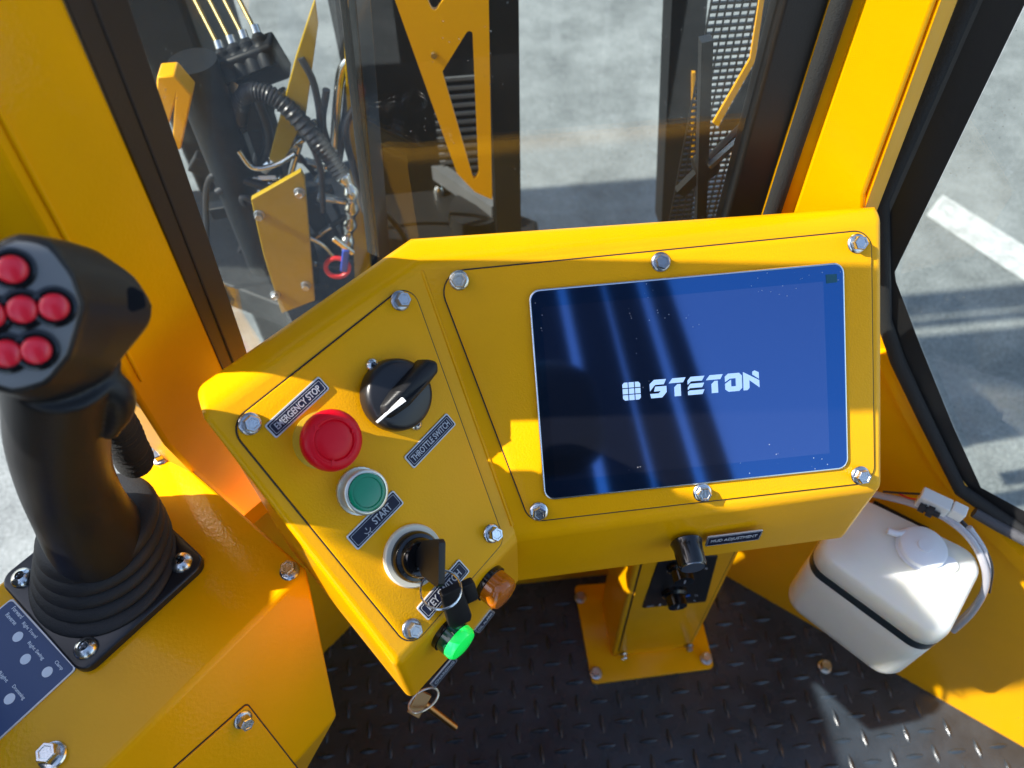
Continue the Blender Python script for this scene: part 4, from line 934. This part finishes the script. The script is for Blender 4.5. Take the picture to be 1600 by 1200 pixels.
bm = NB(); add_box(bm, (*ony(405, 245, .95).to_tuple()[:1], .93, .3), (ony(440, 245, .95).x, .99, ony(420, 150, .95).z)); obj('valve_stand', bm, Mdark, hv, bevel=.004)
rnd = random.Random(5)
for i in range(9):
    x, y = rnd.uniform(360, 560), rnd.uniform(250, 420)
    a = ony(x, y, rnd.uniform(.90, .99)); d = V((rnd.uniform(-1, 1), rnd.uniform(-.2, .2), rnd.uniform(-.6, .6))).normalized()
    bm = NB(); add_tube(bm, [a, a + d * .025], .007, 6, 0); add_tube(bm, [a + d * .024, a + d * .045], .005, 12, 0); obj('coupling', bm, Mzinc, hv, bevel=.001)
    bm = NB(); e = a + d * .12 + V((rnd.uniform(-.08, .08), .03, -.14)); e.z = .37; add_tube(bm, [a + d * .04, a + d * .09, e.lerp(a + d * .1, .4) + V((.01, .02, .0)), e], .0042, 10, 8); obj('hose', bm, Mhose, hv)
for (xa, ya, xb, yb, ww) in ((300, 250, 470, 330, .03), (330, 330, 520, 300, .022), (470, 300, 560, 440, .03), (420, 260, 440, 470, .035)):
    bm = NB(); add_bar(bm, ony(xa, ya, 1.0), ony(xb, yb, 1.0), .02, ww, (0, 0, 1)); obj('frame_bar', bm, Mdark, hv, bevel=.002)
bm = NB(); add_bar(bm, ony(352, 296, .93), ony(440, 276, .93), .022, .014, (0, 0, 1)); obj('manifold_bar', bm, Mzinc, hv, bevel=.002)
rt = thing('hose_tag', 'red and blue plastic tag by the hose fitting', 'tag', tuple(ony(535, 415, .80)))
bm = NB(); rc = ony(527, 418, .80); add_tube(bm, [rc + V((.016*math.cos(t/20*2*math.pi), .004*math.sin(t/20*2*math.pi), .014*math.sin(t/20*2*math.pi))) for t in range(20)], .0035, 8, 0, closed=True); obj('red_loop', bm, Mredp, rt)
bm = NB(); add_bar(bm, ony(541, 388, .80), ony(537, 422, .80), .010, .010, (0, 1, 0)); obj('blue_band', bm, Mblue, rt, bevel=.002)
bm = NB(); add_bar(bm, ony(520, 372, .80), ony(552, 396, .80), .006, .006, (0, 1, 0)); obj('clip', bm, Mzinc, rt, bevel=.001)
# motor and lever unit at left
lu = thing('drive_motor', 'black cylindrical drive motor beside a small yellow bracket', 'motor', tuple(ony(300, 200, .9)))
bm = NB(); p = ony(300, 95, .92); add_lathe(bm, Fr((p.x, p.y, .2), (1, 0, 0), (0, 0, 1)), [(.0001, .25), (.030, .25), (.030, p.z - .23), (.030, p.z - .20), (.0001, p.z - .20)], 36); obj('motor_body', bm, Mdark, lu)
bm = NB(); add_slab(bm, yfr(.84), [yfr(.84).px(x, y) for x, y in ((245, 120), (272, 118), (300, 150), (282, 235), (268, 232), (272, 165), (262, 200), (240, 190))], -.03, 0); obj('motor_bracket', bm, Myel, lu, bevel=.002)
bm = NB(); add_box(bm, (ony(180, 0, 1.2).x, 1.2, -.9), (ony(286, 0, 1.2).x, 1.5, 1.6)); tag(obj('machine_cabinet', bm, Mdark, bevel=.01), 'tall dark cabinet at the edge of the angled left window', 'cabinet')
# overhead mast out of view, added to cast the long shadows on the concrete
mt_ = thing('shade_mast', 'overhead drill mast reaching forward of the cab', 'mast', (-.9, 1.3, 2.2))
bm = NB(); add_box(bm, (-3.3, 1.5, 2.2), (-1.9, 2.60, 2.4)); obj('shade_slab', bm, Mdark, mt_)
for yy, hh in ((1.06, .125), (1.215, .315), (1.575, .035), (1.632, .115)):
    bm = NB(); add_box(bm, (-1.75, yy, 2.2), (1.2, yy + hh, 2.35)); obj('shade_bar', bm, Mdark, mt_)  # added bars, spaced to leave lit streaks on the ground
bm = NB(); add_box(bm, (-1.9, 1.06, 2.2), (-1.75, 1.75, 2.4)); obj('shade_cross', bm, Mdark, mt_)
